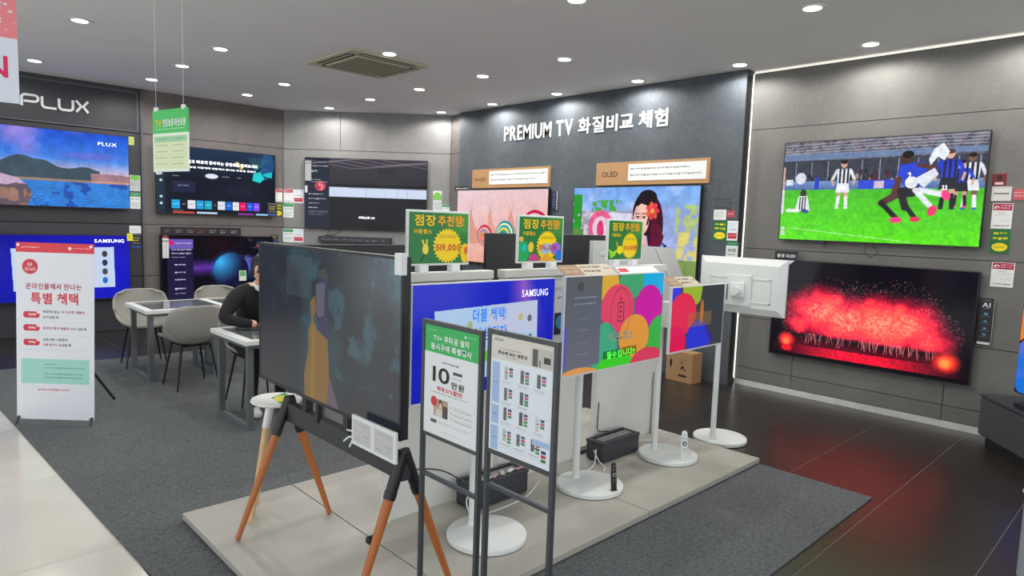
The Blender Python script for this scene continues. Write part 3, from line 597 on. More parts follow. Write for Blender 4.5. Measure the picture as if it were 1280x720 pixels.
# slate wall cards
card('dark grey plate at the top of the cards right of the woman television', (W_P-.004, 3.553, 1.956), .2, .125, rr, Img(96, 64, (58, 62, 68)).scribble(.1, .2, .9, .8, (100, 104, 110), .8, 3))
card('white lined card under the dark plate on the slate wall', (W_P-.004, 3.59, 1.836), .145, .11, rr, lines_card(2))
card('small red card beside the white lined card on the slate wall', (W_P-.004, 3.466, 1.846), .085, .075, rr, Img(48, 48, (176, 60, 76)).scribble(.1, .3, .9, .7, (235, 210, 215)))
card('green card with yellow burst on the slate wall', (W_P-.004, 3.578, 1.664), .165, .215, rr, green_burst(9))
card('red and white card touching the green burst card on the slate wall', (W_P-.004, 3.432, 1.669), .12, .21, rr, two_tone(9))
t = card('white card with a green heading, lowest on the slate wall', (W_P-.004, 3.425, 1.469), .137, .17, rr, Img(96, 120, (214, 220, 218)).rect(0, 0, 1, .25, (30, 120, 70)).scribble(.15, .08, .85, .17, (210, 235, 220)).scribble(.2, .75, .8, .9, (60, 60, 64)))
lettering('10년', -.04, .06, .085, .04, -.0015, BLACK, t)
card('narrow navy card beside the right edge of the snail television', (W_P-.03, 6.0, 1.987), .09, .255, rr, Img(64, 160, (30, 36, 66)).scribble(.2, .1, .8, .9, (130, 150, 210), .8, 6), th=.02)
t = card('small black label above the left corner of the snail television', (W_P-.06, 7.9, 2.175), .34, .06, rr, Img(32, 16, (24, 26, 30)), name='screen_label', cat='label')
lettering('삼성 NeoQLED', -.14, .015, .28, .03, -.0015, WHITE, t)
# canted wall and left wall cards
def cc(x, z, *a, **k): return cant(x, z, .004)
def ccard(lb, px, z, w, h, img, **k): return card(lb, cant(px, z, .005), w, h, RC, img, **k)
ccard('round-topped green and white card at the right of the canted wall television', 2.50, 2.075, .14, .14, Img(64, 64, (210, 214, 208)).ell(.5, .75, .5, .6, (120, 180, 70)))
ccard('pale lined card under the round green card', 2.50, 1.91, .14, .18, lines_card(4, (196, 204, 204)))
ccard('green headed card at the right end of the canted wall', 2.64, 1.85, .12, .16, green_head(4))
ccard('red headed card, left one of two on the canted wall', .085, 1.991, .155, .215, red_head(11))
ccard('pale blue and red card left of the canted wall television', .25, 1.984, .165, .215, two_tone(11))
ccard('green headed white card on the left edge of the canted wall', .085, 1.754, .17, .23, green_head(12))
ccard('white and green card, left of the lower pair on the canted wall', .08, 1.35, .165, .215, green_head(14))
ccard('pale blue and red card, right of the lower pair on the canted wall', .25, 1.352, .165, .215, two_tone(15))
for lb, x, z, w_, h_, im in [('red headed card by the wall corner right of the smart-menu television', 4.668, 1.991, .13, .204, red_head(16)),
  ('dark card with yellow print over the right corner of the smart-menu television', 4.52, 1.749, .15, .215, dark_yel(1)),
  ('olive green and yellow card by the wall corner', 4.667, 1.755, .13, .218, green_burst(18, (70, 100, 20))),
  ('dark card with yellow print above the easel television', 4.60, 1.30, .12, .13, dark_yel(2)),
  ('small lime card at the top right of the bay-picture television', 2.571, 2.621, .069, .109, Img(48, 64, (196, 210, 110)).scribble(.2, .2, .8, .8, (110, 120, 60), .8, 3)),
  ('white card with a green rounded top right of the bay-picture television', 2.604, 2.045, .139, .22, Img(64, 96, (190, 194, 190)).ell(.5, .16, .4, .16, (110, 190, 60)).scribble(.15, .4, .85, .7, (120, 122, 120), .7, 3)),
  ('green headed card below the rounded green card', 2.599, 1.803, .14, .221, green_head(22)),
  ('small white lined card right above the navy and yellow card', 2.596, 1.403, .145, .105, lines_card(23)),
  ('navy and yellow card right of the lower blue television', 2.603, 1.235, .15, .215, dark_yel(3)),
  ('yellow square sticker on the corner of the lower blue television', 2.50, 1.30, .069, .1, Img(32, 48, (232, 222, 40)).scribble(.3, .2, .7, .8, (60, 60, 20), .9, 3))]:
    on_tv = 'over the right' in lb or 'sticker' in lb
    card(lb, (x, YL-(.112 if on_tv else .005), z), w_, h_, 0, im)
t = card('round red discount tag over the left corner of the planet television', (2.955, YL-.1, 1.32), .085, .15, 0, Img(64, 96, (176, 40, 56)).rect(0, .7, 1, 1, (225, 222, 220)))
lettering('3', -.015, .07, .03, .045, -.0015, WHITE, t)
card('white vertical strip card hanging under the red discount tag', (2.955, YL-.1, 1.13), .085, .25, 0, Img(32, 96, (206, 206, 206)).rect(.5, .05, .53, .95, (150, 150, 150)))
card('small green and white card in front of the planet television', (4.05, YL-.1, .72), .11, .16, 0, Img(48, 64, (215, 226, 215)).rect(.1, .05, .9, .55, (110, 180, 110)).scribble(.2, .15, .8, .4, (60, 130, 70), .8, 2))
# soundbar shelf on the canted wall
t = thing('soundbar', 'long dark soundbar with lettered front mounted under the canted wall television', 'soundbar', cant(1.19, 1.265, .005), RC)
I = Img(512, 40, (44, 45, 52))
for k, (a, b) in enumerate(((.02, .08), (.1, .17), (.2, .28), (.34, .4), (.44, .52), (.55, .62), (.66, .7), (.75, .82), (.88, .93))): I.scribble(a, .35, b, .7, (150, 150, 170) if k != 4 else (120, 120, 230), .8, 1, k)
MB().box(-.585, .585, -.10, 0, 0, .10, .006).build('body', BLK, t); face_plate('front_print', -.57, .57, .008, .09, -.1035, I.mat('soundbar_print', 0, .5), t)
MB().tube([(-.5, -.02, .1), (-.4, -.05, .16), (-.5, -.03, .24), (-.58, -.01, .3)], .006).tube([(-.5, -.02, .1), (-.35, -.05, .12), (-.26, -.04, .18), (-.22, -.03, .26)], .006).build('cable', BLK, t)

# ---------------------------------------------------------------- raised letters on walls
LET = mat('white_acrylic_letters', (236, 236, 232), .4)
t = thing('wall_lettering', 'white raised letters reading PREMIUM TV on the slate wall', 'lettering', (XP-.001, 5.675, 2.835), RZ)
raised_letters('PREMIUM TV', -1.365, .0, 1.30, .205, 0, LET, t, .009); raised_letters('화질비교', .02, .0, .86, .205, 0, LET, t, .009); raised_letters('체험', .955, .0, .42, .205, 0, LET, t, .009)
t = thing('brand_lettering', 'silver rounded raised letters on the charcoal band above the bay-picture television', 'lettering', (1.36, YL-.001, 2.925), 0)
sil = mat('silver_letters', (225, 226, 228), .5)
def stroke(pts, r, name='letter'):
    P_ = [Vector((p[0], p[1])) for i, p in enumerate(pts) if i == 0 or (Vector(p)-Vector(pts[i-1])).length > 1e-5]; Lp = []; Rp = []
    for i, p in enumerate(P_):
        d0 = (p-P_[i-1]).normalized() if i else None; d1 = (P_[i+1]-p).normalized() if i < len(P_)-1 else None
        d = ((d0 or d1)+(d1 or d0)).normalized(); k = 1/max(.5, d.dot(d0 or d1)); nrm = Vector((-d.y, d.x))*(r/2*k)
        Lp.append(p+nrm); Rp.append(p-nrm)
    m = MB(); vf = [[m.b.verts.new((q.x, y, q.y)) for q in side] for y in (-.02, 0) for side in (Lp, Rp)]
    n = len(P_)
    for i in range(n-1):
        m.b.faces.new((vf[0][i], vf[0][i+1], vf[1][i+1], vf[1][i])); m.b.faces.new((vf[2][i], vf[3][i], vf[3][i+1], vf[2][i+1]))
        m.b.faces.new((vf[0][i], vf[2][i], vf[2][i+1], vf[0][i+1])); m.b.faces.new((vf[1][i], vf[1][i+1], vf[3][i+1], vf[3][i]))
    for i in (0, n-1): m.b.faces.new((vf[0][i], vf[1][i], vf[3][i], vf[2][i]))
    m.build(name, sil, t)
def arc(cx_, cz_, r, a0, a1, n=6): return [(cx_+r*math.cos(math.radians(a0+(a1-a0)*k/n)), cz_+r*math.sin(math.radians(a0+(a1-a0)*k/n))) for k in range(n+1)]
stroke([(0, .0), (0, .10)]+arc(.04, .1, .04, 180, 90)+arc(.13, .10, .04, 90, -90)+[(.02, .06)], .028)
stroke([(.21, .14)]+arc(.25, .045, .04, 180, 270)+[(.36, .005)], .028)
stroke([(.39, .14)]+arc(.43, .045, .04, 180, 270)+arc(.50, .045, .04, 270, 360)+[(.54, .14)], .028)
stroke([(.575, .145), (.632, .073), (.575, 0)], .028); stroke([(.71, .145), (.653, .073), (.71, 0)], .028)
# wooden header boards
tan_ = mat('tan_board', (176, 134, 88), .6, noise=.05, nscale=6)
for lb, yc, z, w_, s, x0, lines, wx in (('wide tan OLED header board with white explanation panel above the woman television', 4.52, 2.175, 1.56, 'OLED', .06, ('스스로 빛을 내는', ''), .35), ('tan Neo QLED header board with white panel above the snail television', 6.90, 2.175, 1.6, 'NeoQLED', .04, ('', ''), .27)):
    t = thing('header_board', lb, 'sign', (XP-.03, yc, z), RZ)
    MB().box(-w_/2, w_/2, 0, .03, 0, .275, .003).build('board', tan_, t)
    I = Img(512, 128, (228, 230, 228)).scribble(.03, .2, .8 if s == 'OLED' else .97, .4, (110, 112, 114), .75, 1, 4).scribble(.03, .58, .95 if s == 'OLED' else .8, .78, (110, 112, 114), .75, 1, 7)
    face_plate('white_panel', -w_/2+wx*w_*.9, w_/2-.03, .05, .245, -.003, I.mat('board_print', 0, .6), t)
    lettering(s, -w_/2+x0*w_, .1, .155*w_, .065 if s == 'OLED' else .055, -.001, BLACK, t)

# ---------------------------------------------------------------- display podium
podm = mat('podium_laminate', (170, 167, 158), .45, noise=.025, nscale=4)
pod = thing('display_podium', 'low pale grey-beige laminate podium carrying the row of display stands', 'podium', (2.81, 2.845, .008))
for a, b in ((-1.69, -1.07), (-1.064, .31), (.316, 1.69)):
    MB().box(a, b, -.815, .815, .008, .042, .003).build('deck_panel', podm, pod)
MB().box(-1.68, 1.68, -.805, .805, .0, .008).build('plinth', mat('plinth_grey', (120, 118, 112), .6), pod)
PZ = .05

# white partitions
def partition(label, x0, x1, ztop, beam=None):
    t = thing('partition', label, 'partition', ((x0+x1)/2, 2.9, PZ), 0, 'white partitions on the podium')
    a = (x1-x0)/2
    MB().box(-a+.02, a-.02, -.03, -.006, .0, ztop-PZ-.06, .002).build('board', WPAINT, t)
    MB().box(-a, -a+.035, -.045, .0, 0, ztop-PZ-.05, .003).build('post', WPAINT, t); MB().box(a-.035, a, -.045, .0, 0, ztop-PZ-.05, .003).build('post', WPAINT, t)
    MB().box(-a-.002, a+.002, -.055, .012, ztop-PZ-.05, ztop-PZ, .004).build('top_cap', WPAINT, t); MB().box(-a+.04, a-.04, -.042, -.03, ztop-PZ-.13, ztop-PZ-.055, .002).build('cap_rail', WPAINT, t)
    return t
partition('white partition nearest the easel television, with a 519,000 sign holder on its top', 1.88, 2.60, 1.39)
pb = partition('white partition in the middle of the podium, with a multicoloured corner sign on its top', 2.69, 3.45, 1.39)
pc = partition('white partition at the right end of the podium behind the power box', 3.63, 4.42, 1.39)
MB().box(.37, .70, -.01, .05, .0, .025).build('foot_beam', DKM, pb)
I = Img(64, 96, (218, 220, 222)).rect(.0, .55, 1, 1, (26, 40, 60)).ell(.3, .75, .25, .15, (60, 140, 190)).scribble(.1, .2, .7, .28, (70, 70, 74))
face_plate('poster', .10, .345, .90, 1.22, -.033, I.mat('partition_poster', 0, .5), pb)
MB().box(.32, .36, -.075, -.045, 0, .5, .004).build('cable_cover', WPAINT, pc); MB().box(.33, .35, -.08, -.075, .03, .12).build('cable_slot', DKM, pc)

# black-backed televisions fixed behind the partitions
for lb, x0, x1, z0, z1, y in (('black television seen from its plain back, hanging behind the middle partitions', 2.97, 4.26, .86, 1.598, 3.36), ('black television back, low band behind the easel television', 1.50, 2.90, .80, 1.51, 3.53)):
    t = thing('rear_television', lb, 'television', ((x0+x1)/2, y, z0), PI); a = (x1-x0)/2; hh = z1-z0
    MB().box(-a, a, .0, .03, 0, hh, .003).build('casing', mat('dark_back', (46, 48, 52), .55), t)
    MB().box(-a*.8, a*.8, .03, .055, .03, hh*.62, .008).build('rear_cover', mat('dark_back', (46, 48, 52), .55), t)
    face_plate('screen', -a+.01, a-.01, .01, hh-.01, -.001, mat('dark_screen', (8, 8, 10), .1), t)
    MB().box(-.05, .05, .055, y-2.91, hh*.3, hh*.3+.1).build('bracket_arm', BLK, t)

# floor-stand televisions
def stand(label, x, y, z, top, end, rz=0):
    t = thing('display_stand', label, 'stand', (x, y, z), rz, 'white round-base display stands')
    MB().lathe([(.17, 0), (.2, .001), (.207, .006), (.207, .026), (.203, .031), (.195, .033)], seg=56).build('base', WPL, t, True)
    MB().cyl((0, .115, .03), (0, .115, top-z), .0215, .0205, 28).build('pole', WPL, t, True)
    MB().cyl((0, .115, .03), (0, .115, .045), .03, .024, 28).build('collar', WPL, t, True)
    MB().cyl((0, .115, top-z-.02), (0, end, top-z-.012), .018, .018, 20).cyl((0, .115, top-z-.045), (0, .115, top-z+.005), .028, .026, 24).build('swivel_arm', WPL, t, True)
    return t
def stand_tv(label, x, y, zb, w, h, img, back, rz=0, emit=.9):
    t = thing('stand_television', label, 'television', (x, y, zb), rz, 'white-framed televisions on floor stands')
    MB().box(-w/2, w/2, .002, .022, 0, h, .003).build('casing', WPL, t)
    MB().box(-w/2+.07, w/2-.07, .022, .048, .05, h-.07, .01).build('rear_cover', WPL, t)
    if img: face_plate('screen', -w/2+.009, w/2-.009, .013, h-.006, 0, img.mat('picture_'+label[:16], emit, .13), t)
    MB().box(-.09, .09, .048, back, h/2-.09, h/2+.09, .004).build('mount_plate', WPL, t)
    return t
stand('white round-base display stand, first from the easel television, its foot behind the two signs', 2.20, 2.40, PZ, 1.09, .10)
stand('white round-base display stand with a black remote standing on it', 3.13, 2.48, PZ, 1.11, .053)
stand('white round-base display stand with a white remote standing on it', 3.99, 2.47, PZ, 1.08, .073)
stand('white round-base display stand on the dark floor at the right end of the podium', 4.79, 2.50, 0, 1.22, .092, rz=PI/2)

# screen A: blue brand picture
I = Img(640, 380, (22, 30, 190)); I.vgrad(0, 0, 1, 1, (24, 38, 200), (12, 22, 175)).put(np.clip((I.x-.62)*8, 0, 1)*np.clip((.85-I.x+.25*I.y)*9, 0, 1)*np.clip(1.2-I.y*1.9, 0, 1), (190, 110, 200), .75)
I.poly([(.13, .23), (.86, .2), (.87, .85), (.14, .9)], (176, 205, 238)).put((I.x > .5)*(I.x < .86)*(I.y > .21)*(I.y < .5), (215, 200, 222), .5)
for x, y, c in ((.25, .4, (30, 34, 50)), (.36, .38, (170, 180, 110)), (.73, .35, (200, 190, 110)), (.8, .37, (110, 110, 120)), (.81, .56, (100, 110, 130)), (.81, .7, (90, 120, 160))): I.ell(x, y, .017, .035, c)
I.ell(.5, .68, .035, .06, (90, 200, 60), 1, .1, .6).ell(.56, .7, .03, .05, (60, 180, 50), 1, .1, -.6)
t = stand_tv('blue and violet television beside the easel television, half hidden by two notice stands', 2.205, 2.43, .81, .965, .57, I, .062)
lettering('SAMSUNG', .22, .475, .2, .038, -.001, mat('pale_letters', (225, 225, 240), .5, emit=.9), t)
lettering('더블 혜택!', -.12, .365, .23, .07, -.001, SCRB, t); lettering('삼성전자', -.11, .27, .23, .07, -.001, SCRB, t); lettering('스타일', .03, .12, .18, .07, -.001, SCRB, t)
# screen B: coloured wool balls with side menu
I = Img(640, 380, (96, 104, 112)); I.vgrad(0, 0, .34, 1, (92, 98, 104), (110, 112, 128))
def ball(x, y, rx, ry, c):
    I.ell(x, y, rx, ry, c, 1, .04)
    m = np.clip(1-np.sqrt(((I.x-x)/rx)**2+((I.y-y)/ry)**2), 0, 1) > 0
    I.put(m*(np.sin((I.x*I.asp*.8+I.y)*260) > .3), tuple(min(255, v+26) for v in c), .35)
for b in ((.40, .1, .1, .2, (218, 168, 60)), (.64, .1, .14, .17, (66, 160, 110)), (.9, .05, .14, .26, (20, 170, 225)), (.5, .36, .17, .26, (222, 70, 100)), (.84, .38, .155, .25, (198, 30, 160)), (1.0, .75, .17, .26, (60, 175, 70)), (.38, .8, .13, .3, (66, 165, 125)), (.69, .7, .165, .25, (222, 150, 60)), (.5, 1.02, .2, .16, (60, 205, 40)), (.85, 1.05, .2, .2, (210, 60, 90)), (.14, 1.08, .22, .14, (220, 150, 80))): ball(*b)
I.vgrad(0, 0, .33, .93, (88, 96, 102), (106, 108, 122)).rect(0, .5, .02, .93, (90, 90, 190)).rect(.33, 0, .334, 1, (120, 120, 120), .4)
for a, b in ((.2, .24), (.27, .3), (.43, .44), (.55, .56), (.68, .69), (.8, .81)): I.scribble(.08 if a < .35 else .12, a-.005, .28 if a < .35 else .22, b, (160, 166, 172), .7)
I.poly([(.1, .08), (.13, .04), (.16, .08), (.155, .14), (.105, .14)], (60, 64, 68), .6)
for k in range(90):
    a = k/90*2*PI; I.ell(.53+.1*math.cos(a), .42+.28*math.sin(a), .0035, .006, (60, 40, 60), .7)
I.rect(.5, .3, .565, .31, (60, 30, 50)).rect(.5, .5, .565, .51, (60, 30, 50)).rect(.5, .3, .505, .51, (60, 30, 50)).rect(.56, .3, .565, .51, (60, 30, 50)).ell(.53, .35, .008, .012, (60, 30, 50)).ell(.53, .4, .01, .016, (90, 40, 60)).ell(.53, .46, .008, .012, (60, 30, 50)).rect(.527, .24, .535, .29, (60, 30, 50))
I.rect(.37, .815, .72, .9, (20, 110, 30), .8).rect(.56, .8, .72, .89, (150, 100, 20), .7)
t = stand_tv('white-framed television showing large coloured wool balls with a grey side menu', 3.13, 2.33, .83, .955, .565, I, .20)
lettering('배관 청소', -.08, .165, .25, .055, -.001, mat('grey_letters', (110, 120, 110), .5, emit=.8), t); lettering('필수입니다!!', -.09, .065, .28, .045, -.001, mat('green_letters', (80, 240, 70), .5, emit=.9), t)
# screen C
I = Img(512, 300, (62, 68, 74))
for b in ((.02, .02, .12, .25, (40, 60, 220)), (.38, .04, .2, .27, (150, 180, 50)), (.2, .42, .25, .33, (225, 40, 70)), (.08, .9, .2, .3, (222, 20, 80)), (.53, .84, .24, .3, (40, 50, 205))): ball(*b)
I.poly([(.55, 0), (1, 0), (1, 1), (.82, .93), (.68, .7), (.6, .55), (.5, .42)], (56, 62, 68)).poly([(.64, .68), (.68, .66), (.84, .92), (.76, .95)], (60, 40, 130)).ell(.56, .42, .035, .2, (205, 120, 50), .9, .2).rect(.3, .42, .76, .65, (170, 120, 60), .45)
t = stand_tv('smaller white-framed television showing coloured wool balls, right of the large one', 4.0, 2.30, .855, .685, .44, I, .24)
# screen D seen from behind
t = thing('stand_television', 'white television turned away, its ribbed white back towards the viewer', 'television', (4.83, 2.415, 1.035), PI/2)
hw, hh = .352, .43
MB().box(-hw, hw, .0, .022, 0, hh, .003).build('casing', WPL, t)
face_plate('screen', -hw+.01, hw-.01, .012, hh-.008, -.001, mat('dark_screen', (8, 8, 10), .1), t)
m = MB(); A = [(-hw, .0), (hw, .0), (hw, hh), (-hw, hh)]; B = [(-hw+.05, .05), (hw-.05, .05), (hw-.05, hh-.05), (-hw+.05, hh-.05)]
va = [m.b.verts.new((x, .022, z)) for x, z in A]; vb = [m.b.verts.new((x, .05, z)) for x, z in B]
for i in range(4): m.b.faces.new((va[i], va[(i+1) % 4], vb[(i+1) % 4], vb[i]))
m.b.faces.new(vb); m.build('rear_cover', WPL, t)
MB().box(-.25, .25, .05, .056, .27, .278).box(-.25, .25, .05, .056, .09, .098).box(-.25, -.242, .05, .056, .09, .278).box(.242, .25, .05, .056, .09, .278).build('rear_rib', WPL, t)
MB().box(-.10, .11, .05, .066, .06, .30, .004).build('mount_plate', WPL, t); MB().box(-.055, .055, .066, .09, .13, .24, .004).build('mount_plate', WPL, t)
for a, b in ((-.09, .28), (.1, .28), (-.09, .08), (.1, .08)): MB().cyl((a, .066, b), (a, .070, b), .006, seg=10).build('screw', STEEL, t)
MB().box(.085, .095, .066, .072, .1, .22).build('port_slot', GREYP, t)
MB().cyl((0, .085, .18), (.0, .13, .18), .03, .034, 20).build('ball_joint', WPL, t, True)

# leaflets lying on television tops
def flyer(lb, x, y, z, w_, rx, seed):
    I = Img(256, 64, (196, 184, 160)).rect(0, 0, .36, 1, (150, 118, 88)).scribble(.05, .15, .33, .85, (200, 180, 140), .7, 2, seed).scribble(.4, .1, .8, .9, (60, 56, 52), .9, 2, seed+1).scribble(.84, .3, .97, .6, (90, 84, 78))
    t = thing('top_flyer', lb, 'flyer', (x, y, z), 0, None, rx)
    MB().box(-w_/2, w_/2, .001, .003, 0, .095).build('sheet', mat('kraft_edge', (190, 176, 150), .6), t); face_plate('print', -w_/2, w_/2, 0, .095, 0, I.mat('flyer_print', 0, .5), t, .001)
flyer('brown and cream flyer strip lying on top of the large wool-ball television', 2.90, 2.345, 1.397, .45, -1.0, 2)
flyer('brown and cream flyer strip on top of the smaller wool-ball television', 3.86, 2.315, 1.297, .35, -1.0, 9)
t = thing('top_flyer', 'white paper strip with a red mark on top of the large wool-ball television', 'flyer', (3.36, 2.345, 1.397), 0, None, -1.0)
MB().box(-.2, .2, 0, .002, 0, .06).build('sheet', WPL, t); MB().box(-.19, -.1, -.001, 0, .01, .045).build('red_mark', RED, t)

# green recommendation signs
def sign_holder(label, x, w_, price, sub, kind):
    t = thing('sign_holder', label, 'sign', (x, 2.88, 1.39), 0, 'green recommendation signs on the partitions')
    hh = .30; z0 = .035
    MB().box(-w_/2, w_/2, 0, .018, z0, z0+hh, .004).build('frame', WPL, t)
    for s in (-.11, .11): MB().box(s-.03, s+.03, -.015, .03, 0, z0+.002, .003).build('foot', WHITE, t)
    I = Img(384, 270, (34, 122, 58)); I.ell(.97, .12, .35, .3, (90, 165, 60), .6, .5)
    cx_, cy_ = .64, .65; a = np.arctan2(I.y-cy_, (I.x-cx_)*I.asp); rad = np.hypot((I.x-cx_)*I.asp, I.y-cy_); I.put(rad < .33+.03*(np.abs(np.mod(a*26/(2*PI), 1)-.5)*4-1), (250, 214, 18))
    I.scribble(.5, .43, .8, .5, (90, 110, 30), .9, 2, 3)
    if kind == 0: I.ell(.27, .72, .05, .1, (245, 220, 60)).line(.24, .62, .22, .55, .02, (245, 220, 60)).line(.29, .62, .29, .54, .02, (245, 220, 60)).line(.25, .84, .2, .93, .02, (50, 50, 50)).ell(.95, .8, .08, .2, (250, 200, 20)).ell(.97, .75, .04, .08, (230, 110, 40))
    if kind == 1: I.ell(.1, .78, .14, .24, (20, 175, 95)).ell(.12, .7, .05, .08, (30, 190, 200)).ell(.34, .95, .12, .12, (205, 70, 140)).ell(.62, .72, .13, .12, (160, 200, 240), 1, .1, -.3).ell(.85, .72, .12, .15, (150, 110, 230)).poly([(.45, 1), (.62, .82), (.9, 1)], (245, 180, 30)).ell(.93, .9, .07, .16, (20, 120, 230)).ell(.27, .68, .06, .12, (240, 200, 50)).ell(.05, .5, .05, .06, (230, 180, 80))
    if kind == 2: I.poly([(.0, .72), (.12, .8), (.28, .74), (.2, .9), (.08, .98)], (150, 225, 20)).ell(.34, .76, .09, .11, (250, 225, 10)).line(.26, .66, .24, .56, .025, (245, 190, 20))
    face_plate('print', -w_/2+.012, w_/2-.012, z0+.012, z0+hh-.012, -.001, I.mat('recommend_print', 0, .35), t)
    iw = w_-.024; l = -iw/2
    lettering('점장', l+iw*.07, z0+.215, iw*.36, .06, -.003, YEL, t); lettering('추천템!', l+iw*.46, z0+.215, iw*.46, .06, -.003, mat('orange_print', (255, 170, 30), .5), t)
    lettering(sub, l+iw*.07, z0+.172, iw*.34, .027, -.003, YEL, t)
    lettering(price, l+iw*.44, z0+.075, iw*.42, .042, -.003, RED, t)
sign_holder('green sign with yellow burst reading 519,000 above the blue and violet television', 2.22, .43, '519,000', '이동형스탠드', 0)
sign_holder('green sign with colourful paint corner reading 396,000 above the middle partition', 3.03, .42, '396,000', '이동형스탠드', 1)
sign_holder('green sign with lime splash reading 276,000 in front of the woman television', 3.92, .42, '276,000원', '이동형스탠드', 2)

# pale boards behind the right partition
t = thing('leaning_display', 'pale grey monitor back leaning behind the right partition, below the woman television', 'monitor', (4.2, 3.12, .95))
MB().prism([(-.35, .0), (1.08, .0), (1.0, .2), (.73, .555), (-.02, .585), (-.1, .61), (-.35, .61)], 0, .035).build('back_shell', mat('pale_grey_shell', (205, 208, 208), .5), t)
MB().bar((.46, -.004, .56), (.86, -.004, .12), .012, .008).build('ridge', WPL, t)
for k in range(2): MB().box(-.27, -.18, -.006, 0, .40+.1*k, .43+.1*k).build('port_cover', WPL, t)
MB().bar((.0, .02, 0), (.0, .02, -.90), .05, .02).build('leg', WPL, t)

# remotes
def remote(label, x, y, z, body, dot, white):
    t = thing('remote_control', label, 'remote control', (x, y, z), -.75 if white else -.3, None, math.radians(-6)); t.scale = (1.2 if white else 1,)*3
    MB().lathe([(.014, 0), (.02, .004), (.021, .06), (.019, .13), (.016, .16), (.008, .168)], seg=24, sy=.45).build('body', body, t, True)
    MB().cyl((0, -.0085, .095), (0, -.012, .095), .013, .012, 24).build('ring_pad', dot, t, True); MB().cyl((0, -.0118, .095), (0, -.0135, .095), .006, seg=16).build('centre_button', body, t)
    for a, b in ((-.008, .125), (.008, .125), (0, .145), (-.008, .065), (.008, .065), (0, .05)): MB().cyl((a, -.0075, b), (a, -.0105, b), .003, seg=10).build('button', dot, t)
    MB().box(-.02, .02, -.012, .012, 0, .006, .002).build('holder', body, t)
remote('slim black remote control standing upright on the round stand base', 3.14, 2.30, .084, BLK, mat('grey_buttons', (150, 152, 156), .4), 0)
remote('white remote control with dark buttons standing on the round stand base', 3.94, 2.31, .084, WPL, mat('charcoal_buttons', (60, 66, 72), .4), 1)

# cable boxes
def cable_box(label, cx_, cy_, L, D, Hh, rz=0):
    t = thing('cable_box', label, 'cable box', (cx_, cy_, PZ), rz)
    m = MB().box(-L/2, L/2, -D/2, D/2, .004, Hh-.012, .018, 3); m.build('body', mat('charcoal_plastic', (52, 55, 60), .5), t, True)
    m = MB(); m.box(-L/2, L/2, -D/2, -D/2+.022, Hh-.022, Hh, .005).box(-L/2, L/2, D/2-.022, D/2, Hh-.022, Hh, .005).box(-L/2, -L/2+.03, -D/2+.02, D/2-.02, Hh-.022, Hh, .005).box(L/2-.03, L/2, -D/2+.02, D/2-.02, Hh-.022, Hh, .005).build('rim', mat('charcoal_plastic', (52, 55, 60), .5), t)
    MB().box(-L/2+.05, L/2-.035, -D/2+.045, D/2-.045, Hh-.018, Hh-.004, .003).build('inner_lid', mat('mid_grey_plastic', (116, 118, 122), .45), t)
    MB().cyl((-L/2-.001, 0, Hh*.55), (-L/2+.004, 0, Hh*.55), .014, seg=16).build('cable_hole', BLK, t)
    for s in (-1, 1): MB().cyl((s*L*.4, 0, 0), (s*L*.4, 0, .006), .02, seg=14).build('rubber_foot', BLK, t)
cable_box('dark grey cable box between the two front stand bases', 3.71, 2.745, .42, .16, .145)
cable_box('dark grey cable box with papers on it behind the notice stands', 2.55, 2.74, .44, .16, .15)
t = thing('crumpled_papers', 'crumpled paper scraps lying on the cable box behind the notice stands', 'paper', (2.58, 2.70, .202))
for k in range(5):
    MB().box(-.03, .03, -.012, .012, 0, .008, .003).build('paper_scrap', mat('scrap_%d' % (k % 3), [(215, 212, 210), (190, 150, 155), (200, 196, 170)][k % 3], .7), t, loc=(-.12+.065*k, random.uniform(-.01, .01), 0), rz=random.random())
def cord(lb, pts, r, m):
    P = [Vector(p) for p in pts]; out = []
    for i in range(len(P)-1):
        p0 = P[max(i-1, 0)]; p1 = P[i]; p2 = P[i+1]; p3 = P[min(i+2, len(P)-1)]
        for k in range(8):
            u = k/8; out.append(.5*((2*p1)+(-p0+p2)*u+(2*p0-5*p1+4*p2-p3)*u*u+(-p0+3*p1-3*p2+p3)*u**3))
    out.append(P[-1]); o = MB().tube(out, r).build('power_cord', m, None, True); tag(o, lb, 'cable'); return o
WC = mat('white_cord', (225, 226, 222), .5)
cord('thin white cord curling from the cable box to the black-remote stand, upper loop', [(3.50, 2.73, .14), (3.46, 2.70, .12), (3.42, 2.68, .065), (3.33, 2.66, .054), (3.22, 2.66, .054)], .004, WC)
cord('thin white cord hanging from the cable box end, lower loop', [(3.50, 2.75, .13), (3.47, 2.68, .08), (3.46, 2.62, .054), (3.40, 2.58, .054)], .004, WC)
cord('black cord running down the partition edge to the cable box', [(3.65, 2.84, .42), (3.63, 2.83, .30), (3.64, 2.83, .22), (3.70, 2.80, .21), (3.76, 2.76, .197)], .004, BLK)
cord('white cord on the podium from the cable box to the right partition post', [(3.92, 2.74, .12), (3.98, 2.76, .054), (4.12, 2.80, .054), (4.20, 2.74, .054), (4.3, 2.80, .054), (4.36, 2.86, .10)], .004, WC)
cord('black cord from the easel television across the white partition to the cable box', [(1.60, 2.35, .66), (1.78, 2.60, .50), (1.95, 2.80, .34), (2.10, 2.83, .31), (2.25, 2.83, .26), (2.34, 2.78, .2)], .004, BLK)
cord('white cord dropping beside the cable box behind the notice stands', [(2.34, 2.70, .17), (2.28, 2.66, .12), (2.30, 2.62, .06), (2.42, 2.60, .054), (2.7, 2.62, .054), (2.95, 2.74, .054)], .004, WC)

